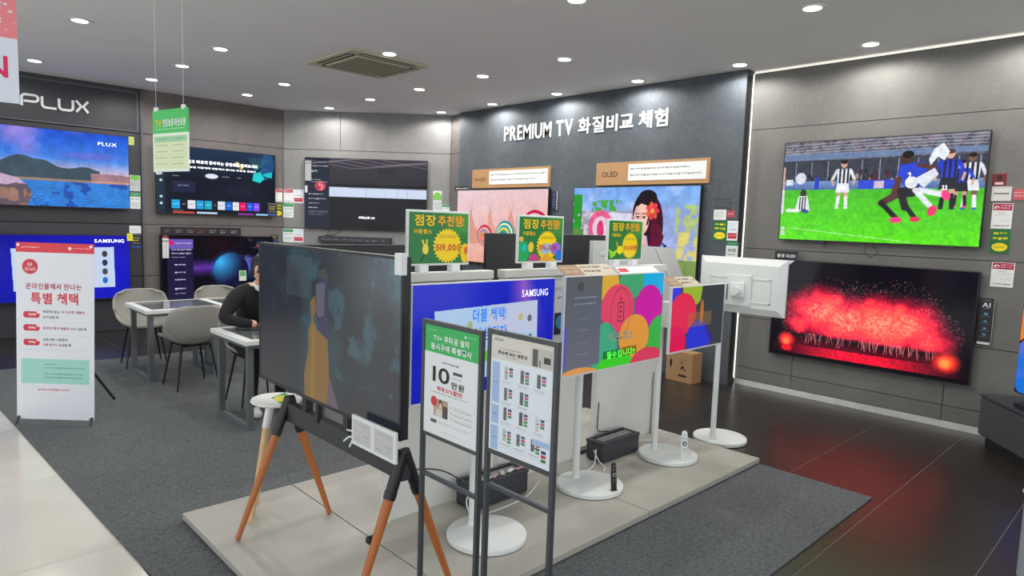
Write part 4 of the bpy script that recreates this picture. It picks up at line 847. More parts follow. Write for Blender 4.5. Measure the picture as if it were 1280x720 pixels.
# kraft carton
t = thing('cardboard_box', 'brown cardboard box with black print on the floor at the slate wall', 'box', (6.36, 3.80, 0), math.radians(-94))
kr = mat('kraft_board', (166, 128, 88), .75, noise=.05, nscale=10)
MB().box(-.17, .17, -.09, .09, 0, .33, .002).build('carton', kr, t); MB().box(-.17, .17, -.012, .012, .33, .3315).build('tape', mat('tape', (186, 156, 116), .4), t)
MB().prism([(-.12, .22), (-.10, .25), (-.09, .20), (-.10, .14), (-.12, .17)], -.0915, -.09).build('hand_hole', BLK, t)
lettering('TV', .03, .235, .06, .02, -.0912, BLACK, t); lettering('스탠드', .0, .205, .10, .02, -.0912, BLACK, t)
MB().cyl((.05, -.0915, .165), (.05, -.09, .165), .016, seg=16).cyl((.075, -.0915, .14), (.075, -.09, .14), .012, seg=16).cyl((.03, -.0915, .15), (.03, -.09, .15), .01, seg=16).build('printed_mark', BLACK, t)
MB().box(.0, .10, -.0915, -.09, .06, .085).build('printed_label', BLACK, t)

# ---------------------------------------------------------------- easel television
WOOD = mat('orange_wood', (176, 102, 48), .45, noise=.12, nscale=30)
wn = WOOD.node_tree; tcn = [n for n in wn.nodes if n.type == 'TEX_COORD'][0]; mp = wn.nodes.new('ShaderNodeMapping'); mp.inputs['Scale'].default_value = (6, 6, .5)
nn = [n for n in wn.nodes if n.type == 'TEX_NOISE'][0]; wn.links.new(tcn.outputs['Object'], mp.inputs[0]); wn.links.new(mp.outputs[0], nn.inputs['Vector'])
LWOOD = mat('light_wood', (214, 178, 130), .5, noise=.06, nscale=30)
I = Img(640, 360, (40, 46, 56)); n = I.noise(5, 40, 5); n2 = I.noise(11, 41, 5)
I.put(np.clip((n-.5)*5, 0, 1)*np.clip(1.3-I.y, 0, 1), (58, 92, 104), .8).put(np.clip((n2-.55)*7, 0, 1)*(I.x > .42)*(I.y < .8), (62, 104, 116), .8).put((I.x < .12), (42, 44, 60), .7).rect(.24, .05, .44, .33, (96, 108, 112), .35).put((I.x > .34)*(I.x < .54)*(I.y > .45)*np.clip(1-np.abs(I.x-.44)*9, 0, 1), (34, 96, 118), .8)
I.poly([(.50, .14), (.54, .13), (.56, .17), (.565, .35), (.56, .55), (.50, .52), (.47, .42), (.475, .3)], (62, 58, 92)).poly([(.475, .22), (.54, .2), (.53, .42), (.49, .44), (.47, .4)], (106, 102, 118)).poly([(.48, .17), (.5, .12), (.54, .11), (.565, .18)], (66, 80, 66))
I.poly([(.43, .34), (.465, .3), (.47, .4), (.455, .46), (.48, .52), (.56, .57), (.57, .8), (.555, 1), (.39, 1), (.385, .85), (.42, .66), (.415, .55), (.44, .47)], (148, 112, 52)).poly([(.45, .48), (.47, .5), (.46, 1), (.43, 1)], (168, 132, 66), .7).poly([(.57, .8), (.64, 1), (.555, 1)], (110, 92, 108))
for k in range(6): I.line(.47+.012*k, .22+.02*k, .49+.012*k, .34+.03*k, .0025, (130, 125, 140), .5).line(.56+.02*k/6, .55, .6+.02*k, .95, .0025, (60, 110, 130), .4)
t = tv('dim television on a four-legged wooden easel stand, dark teal picture with an ochre robed figure', (1.46, 2.79, .79), RZ, 1.34, .735, I, emit=.62, spec=.5, name='easel_television', bez=.012, depth=.04, rough=.18, bracket=False)
MB().box(-.5, .5, .04, .065, .04, .5, .01).build('rear_cover', BLK, t)
MB().box(-.055, -.03, .01, .035, -.10, .01).build('neck_post', BLK, t)
e = thing('easel_stand', 'dark metal rail with four splayed orange wood legs under the dim television', 'stand', (1.5, 2.68, PZ+.005))
MB().box(-.022, .022, -.55, .52, .56, .655, .004).build('rail', mat('graphite_metal', (44, 47, 52), .5), e)
for yy in (-.1, .3): MB().box(-.02, .02, yy-.02, yy+.02, .655, .745).build('neck_post', BLK, e)
for (ty, fx, fy) in ((.50, -.27, .50), (.50, .22, .48), (-.53, -.23, -.51), (-.53, .27, -.53)):
    a = Vector((.0, ty, .68)); b = Vector((fx, fy, .0)); q = a.lerp(b, .26)
    L = MB().cyl(a.lerp(b, .25), b, .022, .013, 20).build('leg', WOOD, e, True)
    MB().cyl(a, q, .026, .024, 20).cyl(a.lerp(b, .235), a.lerp(b, .275), .0262, .0255, 20).build('leg_socket', BLK, L, True)
    if fx < 0 and ty < 0:
        c = a.lerp(b, .52); MB().box(c.x-.02, c.x+.02, c.y+.015, c.y+.045, c.z-.012, c.z+.012, .003).build('leg_clip', BLK, L)
t = thing('price_display', 'pair of white framed price displays hanging at the lower right corner of the dim television', 'price display', (1.418, 2.255, .712), RZ)
for s in (-1, 1):
    c = MB().box(.0825*s-.082, .0825*s+.082, 0, .014, 0, .128, .003).build('frame', WPL, t)
    I = Img(128, 96, (192, 192, 190)).scribble(.06, .12, .94, .2, (110, 110, 112), .5, 1, 3+s).scribble(.08, .45, .2, .5, (70, 70, 70)).scribble(.6, .56, .92, .64, (90, 90, 90)).scribble(.06, .8, .4, .86, (60, 60, 60)).scribble(.6, .8, .85, .85, (130, 130, 130))
    face_plate('display', .0825*s-.068, .0825*s+.068, .016, .112, -.001, I.mat('eink_print', 0, .4), c, .001)
MB().tube([(-.16, .01, .03), (-.19, .0, .02), (-.21, -.01, .0)], .004).tube([(-.165, .01, .02), (-.18, .0, -.02)], .004).tube([(-.17, .01, .05), (-.2, -.0, .05)], .004).build('wire_clip', WPL, t)
t = tag(MB().box(1.44, 1.47, 2.105, 2.15, 1.455, 1.54, .003).build('corner_clip', WPL), 'white plastic clip on the top right corner of the dim television', 'clip')
# white side table
t = thing('side_table', 'small white rounded tray table with pale wooden legs behind the left end of the easel', 'table', (1.515, 3.37, PZ))
MB().lathe([(.11, .612), (.145, .616), (.155, .624), (.15, .632), (.02, .634)], seg=40, sx=.85, sy=.9).build('tray', WPL, t, True)
for fx, fy in ((-.045, .16), (-.165, -.05), (-.11, .05)):
    L = MB().cyl((fx*.4, fy*.4, .5), (fx, fy, 0), .016, .010, 16).build('leg', LWOOD, t, True); MB().cyl((fx*.25, fy*.25, .605), (fx*.42, fy*.42, .49), .02, .0185, 16).build('leg_socket', WPL, L, True)
I = Img(96, 64, (60, 165, 60)).ell(.5, .5, .4, .32, (240, 225, 40)).scribble(.3, .38, .7, .6, (200, 180, 30))
c = thing('table_card', 'green card with a yellow oval lying on the small white tray table', 'card', (1.525, 3.33, .690), RZ, None, math.radians(-78))
MB().box(-.07, .07, .001, .003, -.05, .05).build('sheet', WPL, c); face_plate('print', -.07, .07, -.05, .05, 0, I.mat('tray_print', 0, .5), c, .001)

# ---------------------------------------------------------------- notice stands
def notice(label, y0, y1, z0, z1, rails, draw, x=1.5):
    w_ = y1-y0; t = thing('notice_stand', label, 'sign stand', (x, (y0+y1)/2, .008), RZ)
    for s in (-1, 1):
        MB().box(s*w_/2-.008, s*w_/2+.008, -.0, .018, 0, z1, .001).build('upright', DKM, t)
        MB().box(s*w_/2-.008, s*w_/2+.008, -.12, .16, 0, .012, .002).build('foot', DKM, t)
    for z in rails: MB().box(-w_/2+.008, w_/2-.008, .002, .016, z-.008, z+.006).build('cross_rail', DKM, t)
    MB().box(-w_/2+.008, w_/2-.008, .001, .017, z1-.016, z1).build('cross_rail', DKM, t)
    p = draw(t, -w_/2+.009, w_/2-.009, z0, z1-.018); return t
def draw_a(t, x0, x1, z0, z1):
    w_ = x1-x0; h_ = z1-z0; I = Img(320, 440, (226, 230, 232)).rect(0, 0, 1, .24, (40, 175, 84)).scribble(.06, .035, .22, .05, (220, 240, 225)).ell(.76, .045, .015, .012, (240, 250, 240)).scribble(.79, .035, .95, .05, (220, 240, 225)).scribble(.34, .3, .66, .335, (90, 92, 96)).rect(.55, .37, .72, .395, (60, 62, 66)).scribble(.55, .415, .72, .44, (130, 132, 136)).scribble(.14, .585, .82, .61, (140, 142, 146)).ell(.2, .68, .06, .045, (205, 40, 50))
    I.rect(.2, .65, .47, .81, (176, 150, 126)).ell(.33, .69, .035, .04, (80, 54, 44)).ell(.33, .71, .025, .03, (225, 190, 165)).poly([(.25, .74), (.4, .74), (.42, .81), (.23, .81)], (205, 200, 190)).rect(.37, .7, .47, .81, (70, 60, 54)).ell(.2, .68, .06, .045, (205, 40, 50))
    for k in range(3): I.line(.52, .685+.05*k, .535, .695+.05*k, .004, (60, 60, 64)).scribble(.57, .675+.05*k, .92, .685+.05*k, (150, 152, 156)).scribble(.57, .692+.05*k, .9, .708+.05*k, (90, 92, 96), .9, 1, k)
    I.rect(.14, .845, .26, .875, (70, 72, 76)).scribble(.3, .845, .9, .875, (150, 152, 156), .6, 2).scribble(.35, .93, .72, .945, (150, 152, 156), .7)
    p = face_plate('poster', x0, x1, z0, z1, .004, I.mat('notice_print_one', 0, .35), t, .006)
    A = lambda s, a, b, c, d, m: lettering(s, x0+a*w_, z1-b*h_, c*w_, d*h_, .0028, m, p)
    A('TV+ 무타공 설치', .17, .135, .66, .06, WHITE); A('동시구매 특별행사', .12, .215, .76, .06, WHITE); A('10', .17, .50, .32, .14, BLACK); A('만원', .52, .52, .24, .06, BLACK); A('최대 37%할인!', .25, .575, .48, .042, RED)
def draw_b(t, x0, x1, z0, z1):
    w_ = x1-x0; h_ = z1-z0; I = Img(320, 460, (222, 230, 238)).rect(0, 0, 1, .2, (212, 208, 200)).rect(.66, .04, .98, .19, (190, 186, 178)).rect(.68, .05, .76, .19, (84, 82, 84)).rect(.85, .1, .95, .15, (50, 50, 52)).rect(.78, .13, .8, .19, (90, 90, 92)).scribble(.15, .1, .5, .115, (120, 118, 112)).scribble(.25, .165, .45, .18, (120, 118, 112), .6)
    for a, b, c in ((.23, .58, 0), (.6, .76, 0), (.78, .99, 0)): I.rect(.03, a, .16, b, (160, 186, 226)).scribble(.06, (a+b)/2-.01, .13, (a+b)/2+.01, (60, 90, 150))
    cols = [(40, 50, 110), (185, 50, 70), (40, 120, 70), (40, 130, 70)]
    for ry, n_, rr_ in ((.25, 3, 1), (.43, 2, 1), (.60, 3, 1), (.79, 3, .9)):
        for k in range(n_):
            x = .24+.26*k-(.03*k if ry > .7 else 0); c = [(200, 204, 206), (96, 98, 100), (176, 180, 180), (80, 80, 78), (110, 112, 112)][(k*2+int(ry*10)) % 5]; I.rect(x, ry, x+.055, ry+.11*rr_, c).rect(x, ry+.05, x+.055, ry+.054, (60, 60, 60))
            for q in range(4 if (k+int(ry*10)) % 2 else 3): I.rect(x+.075, ry+.005+.027*q, x+.135, ry+.026+.027*q, cols[q]).scribble(x+.085, ry+.01+.027*q, x+.125, ry+.02+.027*q, (230, 230, 235))
            I.scribble(x-.04, ry+.125, x+.13, ry+.137, (90, 92, 96)).scribble(x-.03, ry+.14, x+.11, ry+.15, (140, 142, 146), .7)
        I.rect(.18, ry+.16, .98, ry+.162, (190, 196, 204))
    I.rect(.72, .78, .98, .83, (160, 186, 226)).rect(.76, .85, .83, .86, (50, 50, 52))
    for q in range(3): I.rect(.86, .855+.035*q, .93, .88+.035*q, cols[q])
    p = face_plate('poster', x0, x1, z0, z1, .004, I.mat('notice_print_two', 0, .35), t, .006)
    A = lambda s, a, b, c, d, m: lettering(s, x0+a*w_, z1-b*h_, c*w_, d*h_, .0028, m, p)
    A('PLUX', .06, .045, .14, .02, GREYP); A('한눈에 보는 냉장고', .12, .155, .48, .032, BLACK)
notice('slim black metal notice stand with a green headed poster offering 10만원, left of the pair', 1.70, 2.035, .84, 1.285, (.84, .677), draw_a)
notice('slim black metal notice stand with a refrigerator price list poster, right of the pair', 1.345, 1.655, .88, 1.30, (.872, .75), draw_b)

# ---------------------------------------------------------------- red and white banner stand
a_ = math.atan2(-.40, .425)
t = thing('banner_stand', 'white banner stand with a red header and red Korean headline on the carpet edge', 'banner', (.925, 5.97, .008), a_, None, math.radians(-2.5))
I = Img(360, 860, (228, 231, 238)).rect(0, 0, 1, .055, (222, 52, 66)).scribble(.07, .02, .3, .036, (250, 225, 225), .9).ell(.69, .028, .022, .009, (250, 235, 235)).scribble(.73, .022, .95, .034, (250, 225, 225), .8).ell(.18, .135, .1, .042, (212, 38, 60))
for k in range(3):
    z = .405+.082*k-.008*(k > 0); I.rect(.12, z-.018, .27, z+.018, (212, 38, 60)).ell(.12, z, .03, .018, (212, 38, 60)).ell(.27, z, .03, .018, (212, 38, 60)).ell(.28, z-.016, .025, .011, (240, 220, 222)).rect(.1, z+.04, .92, z+.042, (205, 208, 214))
I.rect(.06, .655, .94, .795, (160, 216, 204)).scribble(.36, .68, .52, .692, (60, 110, 100)).scribble(.36, .7, .88, .712, (60, 120, 110), .7).scribble(.36, .735, .86, .747, (60, 120, 110), .7).scribble(.36, .755, .84, .767, (60, 120, 110), .7)
hw = .295; HT = 1.395
bn = face_plate('banner_sheet', -hw, hw, .035, HT, 0, I.mat('banner_print', 0, .45), t, .004)
def A(s, a, b, c, d, m): lettering(s, -hw+a*2*hw, HT-b*(HT-.035), c*2*hw, d*(HT-.035), -.001, m, bn)
DPINK = mat('dark_pink_print', (176, 60, 90), .6)
A('QR', .145, .134, .07, .02, WHITE); A('SCAN', .115, .158, .13, .018, WHITE); A('온라인몰에서 만나는', .12, .262, .72, .036, DPINK); A('특별 혜택', .18, .345, .62, .066, RED)
for k in range(3): A('혜택'+str(k+1), .15, .412+.082*k-.008*(k > 0), .10, .014, WHITE)
A('매장에 없는', .34, .395, .22, .016, GREYP); A('더 다양한 제품이', .58, .395, .3, .016, DPINK); A('보고싶을 때', .34, .425, .2, .016, GREYP)
A('온라인 특가 제품이', .34, .488, .34, .016, DPINK); A('보고 싶을 때', .70, .488, .2, .016, GREYP); A('실제 써본 사람들의', .34, .552, .32, .016, GREYP); A('구매 후기가', .34, .582, .18, .016, DPINK); A('궁금할 때', .54, .582, .16, .016, GREYP)
A('www.e-himart.co.kr', .27, .835, .42, .014, RED)
for sx in (-1, 1):
    MB().bar((sx*hw*.95, .014, .06), (0, .035, .75), .01).build('frame_rod', BLK, t); MB().bar((sx*hw*.95, .014, HT-.01), (0, .035, .75), .01).build('frame_rod', BLK, t)
    MB().bar((sx*(hw-.02), -.012, .055), (sx*(hw-.01), -.03, .0), .014).cyl((sx*(hw-.015), -.012, .05), (sx*(hw-.015), .01, .05), .01, seg=12).build('foot_hook', DKM, t)
    MB().cyl((sx*(hw-.02), -.006, HT-.02), (sx*(hw-.02), .008, HT-.02), .011, seg=12).build('corner_hook', STEEL, t)
MB().bar((.0, .03, .74), (.03, .72, .03), .014).build('rear_leg', BLK, t); MB().box(-.02, .02, .02, .05, .72, .78, .004).build('hub', BLK, t)

# ---------------------------------------------------------------- hanging signs
t = thing('hanging_sign', 'green and white warranty sign hanging on two wires from the ceiling', 'sign', (1.10, 3.69, 1.875), math.radians(-76))
hw, HT = .158, .315
I = Img(256, 400, (214, 226, 180)).rect(0, 0, 1, .38, (52, 188, 84)).rect(0, .38, 1, .42, (225, 240, 225)).rect(.04, .43, .96, .52, (150, 205, 160)).rect(0, .42, .03, 1, (225, 236, 225)).rect(.97, .42, 1, 1, (225, 236, 225)).rect(0, .96, 1, 1, (225, 236, 225)).scribble(.1, .3, .9, .33, (190, 235, 195), .9, 1).scribble(.15, .46, .4, .49, (70, 110, 80)).scribble(.65, .46, .82, .49, (70, 110, 80)).rect(.5, .43, .505, .95, (180, 195, 150))
for k in range(4): I.scribble(.08, .565+.1*k, .42, .59+.1*k, (110, 120, 80), .9, 1, k).scribble(.56, .565+.1*k, .86, .59+.1*k, (110, 120, 80), .9, 1, k+5).rect(.04, .625+.1*k, .96, .628+.1*k, (185, 200, 155))
p = face_plate('panel', -hw, hw, 0, HT, 0, I.mat('hanging_print', 0, .4), t, .005)
lettering('TV', -hw*.84, .228, .055, .036, -.001, YEL, p); lettering('연장보증·파손보증', -hw*.42, .228, .205, .04, -.001, WHITE, p)
for s in (-.13, .115):
    MB().tube([(s, .003, HT+.01), (s*1.0, .003, H-1.875)], .0012, 6).build('wire', mat('wire_steel', (190, 190, 192), .4), t); MB().box(s-.012, s+.012, -.004, .01, HT-.006, HT+.016, .003).build('wire_clamp', WPL, t)
for s in (-.12,): MB().box(s-.012, s+.012, -.004, .01, -.014, .004, .003).build('wire_clamp', WPL, t)
t = thing('hanging_banner', 'white hanging banner with a red letter N and pink top, cut by the picture edge', 'sign', (.35, 4.0, 2.16), math.radians(-8))
I = Img(256, 256, (216, 222, 234)); n = I.noise(30, 5); I.put((I.y < .42)*(n > .3), (235, 120, 125), .9)
face_plate('panel', -.45, .17, 0, .52, 0, I.mat('hanging_banner_print', 0, .5), t, .004); lettering('N', .035, .115, .095, .10, -.0015, mat('crimson_print', (214, 36, 92), .5), t)
for s in (-.3, .1): MB().tube([(s, .002, .5), (s, .002, H-2.16)], .0012, 6).build('wire', mat('wire_steel'), t)

# ---------------------------------------------------------------- meeting tables
tframe = mat('grey_square_tube', (104, 108, 111), .45, metal=.2)
tglass = mat('grey_glass_top', (96, 104, 106), .08)
def table(lb, x, y, wx=.72, wy=.74):
    t = thing('meeting_table', lb, 'table', (x, y, .008), 0, 'white meeting tables with grey glass inlay')
    MB().box(-wx/2, wx/2, -wy/2, wy/2, .675, .712, .004).build('tabletop', WPL, t)
    MB().box(-wx/2+.07, wx/2-.005, -wy/2+.06, wy/2-.06, .710, .7135).build('glass_inlay', tglass, t)
    MB().box(-wx/2+.03, wx/2-.03, -wy/2+.03, wy/2-.03, .645, .675).build('apron', tframe, t)
    for sx in (-wx/2+.06, wx/2-.06):
        f = MB(); f.box(sx-.0225, sx+.0225, -wy/2+.08-.0225, wy/2-.08+.0225, .0, .03)
        f.build('foot_rail', tframe, t)
        for sy in (-wy/2+.08, wy/2-.08): MB().box(sx-.0225, sx+.0225, sy-.0225, sy+.0225, .03, .645).build('leg', tframe, t)
    return t
table('white meeting table with a grey glass top, left end of the far row', 2.165, 7.24)
table('white meeting table joined on the right of the far one, blue screen light on it', 2.89, 7.24)
table('white meeting table where the person in black sits, right behind the easel television', 2.31, 5.23)
# ---------------------------------------------------------------- shell chairs
shellm = mat('grey_leatherette', (152, 150, 143), .5, noise=.03, nscale=6)
legm = mat('black_steel_leg', (34, 36, 38), .45, metal=.3)
def shell_chair():
    t = thing('shell_chair', 'x', 'chair', (0, 0, 0))
    prof = [(-.235, .435), (-.21, .452), (-.12, .448), (0, .437), (.10, .437), (.165, .457), (.205, .51), (.228, .59), (.243, .68), (.255, .77), (.258, .805)]
    NU = 16; V = []; F = []; nv = 31
    for j in range(nv):
        s = j/(nv-1)*(len(prof)-1); i = min(int(s), len(prof)-2); u = s-i; y = prof[i][0]*(1-u)+prof[i+1][0]*u; z = prof[i][1]*(1-u)+prof[i+1][1]*u
        fr = j/(nv-1); half = .215+.045*math.sin(min(1, fr*1.6)*PI/2)
        if fr > .72: half *= 1-.35*((fr-.72)/.28)**2.5
        if fr < .12: half *= .80+.20*(fr/.12)**.5
        for k in range(NU+1):
            q = -1+2*k/NU; a = abs(q)
            wrap = a**3
            if fr < .5: zz = z+wrap*(.05+.15*(fr/.5)**2); yy = y
            else: zz = z+wrap*(.20-.20*((fr-.5)/.5)**.5) - wrap*.05*((fr-.5)/.5); yy = y-wrap*.14*(1-.35*(fr-.5)/.5)
            if .3 < fr <= .5: yy = y-wrap*.14*(fr-.3)/.2
            V.append((q*half, yy, zz))
    for j in range(nv-1):
        for k in range(NU): a = j*(NU+1)+k; F.append((a, a+1, a+NU+2, a+NU+1))
    me = bpy.data.meshes.new('seat_shell'); me.from_pydata(V, [], F); me.materials.append(shellm)
    for p in me.polygons: p.use_smooth = True
    o = bpy.data.objects.new('seat_shell', me); COL.objects.link(o); o.parent = t
    md = o.modifiers.new('th', 'SOLIDIFY'); md.thickness = .022; md.offset = -1; sb = o.modifiers.new('ss', 'SUBSURF'); sb.levels = 1; sb.render_levels = 1
    MB().box(-.12, .12, -.12, .12, .40, .428, .006).build('seat_frame', legm, t)
    for sx in (-1, 1):
        for sy in (-1, 1): MB().cyl((sx*.13, sy*.12, .42), (sx*.195, sy*.185, .0), .013, .0075, 14).build('leg', legm, t, True)
    return t
ch = shell_chair()
for k, (x, y, rz, lb) in enumerate(((2.12, 6.60, PI+.05, 'grey shell chair with black legs, its rounded back facing the viewer at the far table'), (2.03, 7.82, -.1, 'grey shell chair behind the left end of the far table, facing the viewer'),
    (2.88, 7.85, .08, 'grey shell chair mostly hidden behind the far table, only its rounded top showing'), (2.38, 5.72, .0, 'grey shell chair on which the person in black sits'))):
    o = ch if k == 0 else copy_tree(ch); o.location = (x, y, .008); o.rotation_euler = (0, 0, rz); o['label'] = lb; o['group'] = 'grey shell chairs at the tables'

# ---------------------------------------------------------------- seated person
skin = mat('skin', (222, 172, 142), .55); jacket = mat('black_suit_cloth', (24, 25, 28), .85, noise=.15, nscale=60); trous = mat('black_trousers', (20, 20, 24), .85); shoe = mat('white_shoe', (220, 220, 216), .5); hairm = mat('black_hair', (16, 14, 15), .45, noise=.2, nscale=80)
P = thing('person', 'person in a black jacket, white collar and red lanyard, seated at the near table', 'person', (2.33, 5.74, .008))
def skin_mesh(name, pts, edges, rad, sub=2, parent=None, root=0):
    me = bpy.data.meshes.new(name+'_rig'); me.from_pydata(pts, edges, []); o = bpy.data.objects.new(name+'_rig', me); COL.objects.link(o)
    o.modifiers.new('skin', 'SKIN').use_smooth_shade = True
    for i, r in enumerate(rad):
        v = me.skin_vertices[0].data[i]; v.radius = (r, r) if not isinstance(r, tuple) else r; v.use_root = (i == root)
    s = o.modifiers.new('s', 'SUBSURF'); s.levels = sub; s.render_levels = sub
    dg = bpy.context.evaluated_depsgraph_get(); m2 = bpy.data.meshes.new_from_object(o.evaluated_get(dg)); m2.name = name
    bpy.data.objects.remove(o)
    for p in m2.polygons: p.use_smooth = True
    r = bpy.data.objects.new(name, m2); COL.objects.link(r); r.parent = parent; return r
# local: facing -y, z from the floor
pts = [(0, .0, .53), (0, -.05, .68), (0, -.12, .84), (0, -.20, .98), (0, -.245, 1.055), (0, -.285, 1.12),   # 0-5 pelvis..neck/head base
       (-.10, -.01, .51), (-.13, -.40, .54), (-.15, -.42, .12), (-.16, -.50, .05), (-.16, -.60, .035),        # 6-10 leg (viewer left)
       (.10, -.01, .51), (.13, -.40, .54), (.12, -.36, .12), (.12, -.42, .05), (.12, -.52, .035),             # 11-15
       (-.13, -.20, .99), (-.195, -.20, .965), (-.33, -.28, .80), (-.15, -.42, .765), (-.105, -.44, .762),                # 16-20 arm
       (.13, -.20, .99), (.195, -.20, .965), (.30, -.32, .79), (.12, -.46, .765), (.08, -.48, .762)]                    # 21-25
ed = [(0, 1), (1, 2), (2, 3), (3, 4), (4, 5), (0, 6), (6, 7), (7, 8), (8, 9), (9, 10), (0, 11), (11, 12), (12, 13), (13, 14), (14, 15), (3, 16), (16, 17), (17, 18), (18, 19), (19, 20), (3, 21), (21, 22), (22, 23), (23, 24), (24, 25)]
rad = [(.15, .12), (.145, .11), (.165, .12), (.15, .10), .062, .058, .095, .068, .048, .045, .035, .095, .068, .048, .045, .035, .09, .078, .058, .038, .03, .09, .078, .058, .038, .03]
body = skin_mesh('body', pts, ed, rad, 2, P)
me = body.data
for m_ in (jacket, trous, skin, shoe): me.materials.append(m_)
for p in me.polygons:
    c = p.center; k = 0
    if c.z < .6 and (abs(c.x) < .25): k = 1
    if c.z < .09: k = 3
    if c.z > 1.06 and abs(c.x) < .09: k = 2
    if abs(c.x) < .15 and c.y < -.425 and c.z > .70: k = 2
    p.material_index = k
hd = Vector((0, -.31, 1.215))
hb = MB(); bmesh.ops.create_uvsphere(hb.b, u_segments=32, v_segments=24, radius=1)
for v in hb.b.verts:
    x, y, z = v.co; yy = y; fw = max(0, -y)
    X = x*.076*(1-.22*max(0, -z)**1.5); Y = y*.095-(.008*max(0, -z)*fw); Z = z*.118
    nose = math.exp(-((x/.16)**2+((z+.12)/.2)**2))*(fw > .6); Y -= nose*.022
    Y += .008*math.exp(-(((abs(x)-.42)/.16)**2+((z-.02)/.13)**2))*(fw > .4)
    v.co = (X, Y, Z)
head = hb.build('head', skin, P, True); head.location = hd; head.rotation_euler = (.32, 0, .55)
for s in (-1, 1):
    e_ = MB(); bmesh.ops.create_uvsphere(e_.b, u_segments=12, v_segments=8, radius=.011, matrix=Matrix.Translation((s*.031, -.083, .006))); e_.build('eye', WHITE, head, True)
    e_ = MB(); bmesh.ops.create_uvsphere(e_.b, u_segments=12, v_segments=8, radius=.0055, matrix=Matrix.Translation((s*.031, -.0915, .006))); e_.build('iris', BLACK, head, True)
    er = MB(); bmesh.ops.create_uvsphere(er.b, u_segments=14, v_segments=10, radius=1)
    for v in er.b.verts: v.co = Vector((s*.078+v.co.x*.010, .008+v.co.y*.018, -.005+v.co.z*.032))
    er.build('ear', skin, head, True)
    MB().bar((s*.018, -.093, .026), (s*.046, -.083, .028), .004, .008).build('eyebrow', hairm, head)
MB().tube([(-.022, -.088, -.052), (0, -.096, -.050), (.022, -.088, -.052)], .0045).build('mouth', mat('lips', (186, 104, 96), .5), head, True)
hh_ = MB(); bmesh.ops.create_uvsphere(hh_.b, u_segments=36, v_segments=26, radius=1)
for v in list(hh_.b.verts):
    x, y, z = v.co; v.co = (x*.084, y*.104+.006, z*.125+.010)
bmesh.ops.delete(hh_.b, geom=[v for v in hh_.b.verts if (v.co.y < -.045 and v.co.z < .052) or (v.co.z < -.035 and v.co.y < .03) or v.co.z < -.085], context='VERTS')
for v in hh_.b.verts: v.co *= 1+random.uniform(-.012, .02)
ho = hh_.build('hair', hairm, head, True); md = ho.modifiers.new('th', 'SOLIDIFY'); md.thickness = .012; md.offset = -1
# hands: five fingers each on the table
for s, wx in ((-1, -.105), (1, .08)):
    w0 = Vector((wx, -.44 if s < 0 else -.48, .762)); d = Vector((-s*.75, -.66, 0)).normalized(); sd = Vector((d.y, -d.x, 0))*(-s)
    pp = [w0, w0+d*.045+Vector((0, 0, -.004)), w0+d*.085+Vector((0, 0, -.008))]; E_ = [(0, 1), (1, 2)]; Rr = [(.024, .018), (.034, .015), (.034, .013)]
    for k, (off, ln) in enumerate(((-.027, .062), (-.009, .072), (.009, .067), (.026, .052))):
        b = len(pp); base = w0+d*.092+sd*off+Vector((0, 0, -.008))
        pp += [base, base+d*ln*.5+Vector((0, 0, .004)), base+d*ln+Vector((0, 0, -.012))]; E_ += [(2, b), (b, b+1), (b+1, b+2)]; Rr += [.0088, .008, .0068]
    b = len(pp); tb = w0+d*.03+sd*(-.032); pp += [tb, tb+d*.028+sd*(-.018), tb+d*.055+sd*(-.022)]; E_ += [(1, b), (b, b+1), (b+1, b+2)]; Rr += [.011, .0095, .008]
    hnd = skin_mesh('hand', pp, E_, Rr, 1, P); hnd.data.materials.append(skin)
# collar and lanyard
MB().lathe([(.064, .0), (.069, .02), (.064, .045), (.059, .045), (.062, .02), (.058, 0)], seg=28, sy=1.0).build('collar', WHITE, P, True, loc=(0, -.262, 1.045)).rotation_euler = (.5, 0, 0)
MB().bar((-.045, -.335, 1.05), (-.008, -.345, .86), .012, .004, up=(0, 1, 0)).bar((.045, -.335, 1.05), (.008, -.345, .86), .012, .004, up=(0, 1, 0)).build('lanyard', RED, P)

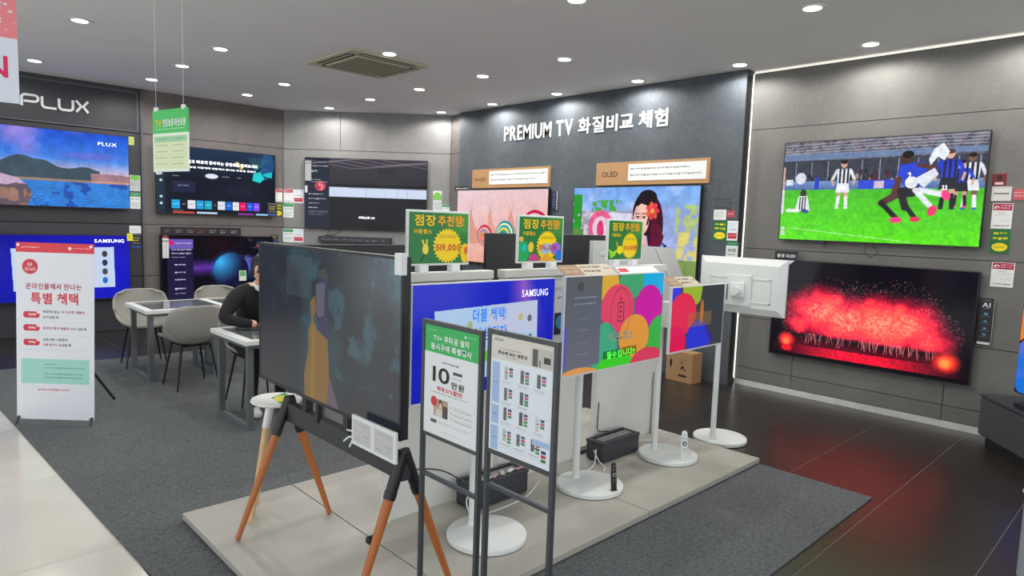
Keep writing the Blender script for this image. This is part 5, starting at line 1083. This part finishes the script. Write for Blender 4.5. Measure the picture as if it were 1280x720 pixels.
# ---------------------------------------------------------------- right edge: cabinet and its television
A0 = Vector((6.30, 1.10)); dirf = Vector((-.80, -.60)); dirb = Vector((.60, -.80))
an = math.atan2(dirf.y, dirf.x)
cabm = mat('anthracite_laminate', (66, 68, 74), .45)
t = thing('media_cabinet', 'low anthracite cabinet at the right edge carrying a television', 'cabinet', (6.42, 1.09, 0), an)
# local x runs along the front, -y is the viewer's side
MB().box(0, 1.7, 0, .34, .085, .40, .003).build('body', cabm, t); MB().box(-.004, 1.704, -.016, .345, .40, .42, .002).build('top', mat('anthracite_top', (58, 60, 66), .35), t)
MB().box(.05, 1.65, .03, .30, .0, .085).build('plinth', BLK, t)
for k in range(2): MB().box(.012+.845*k, .845+.845*k, -.013, 0, .10, .388, .002).build('drawer_front', cabm, t)
I = Img(320, 200, (16, 14, 18))
for b in ((.1, .12, .1, .2, (190, 205, 30)), (.0, .42, .05, .14, (225, 130, 50)), (.12, .42, .1, .22, (225, 40, 50)), (.1, .78, .14, .26, (20, 110, 215)), (.4, .3, .12, .2, (40, 160, 90)), (.4, .7, .13, .2, (200, 40, 140)), (.7, .3, .13, .2, (230, 150, 40)), (.7, .75, .13, .2, (50, 60, 210))): ball(*b)
t = thing('cabinet_television', 'television with colour balls standing on the cabinet, cut by the right picture edge', 'television', (5.70, .42, .50), an)
MB().box(-.76, .76, .003, .045, 0, .92, .003).build('casing', BLK, t); face_plate('screen', -.75, .75, .012, .91, 0, I.mat('picture_cabinet', .95, .12), t)
MB().box(-.6, .5, -.08, .12, -.078, -.045, .004).build('stand_base', BLK, t); MB().box(-.06, .06, .0, .05, -.05, .02).build('neck', BLK, t)
o = thing('pedestal', 'light grey display pedestal just entering the lower right corner', 'pedestal', (4.19, .30, 0), .0)
MB().box(-.17, .17, -.17, .17, 0, .43, .01).build('column', mat('pedestal_grey', (150, 154, 158), .4), o); MB().box(-.18, .18, -.18, .18, .43, .45, .006).build('top', mat('pedestal_grey', (150, 154, 158), .4), o)

bpy.context.view_layer.update()
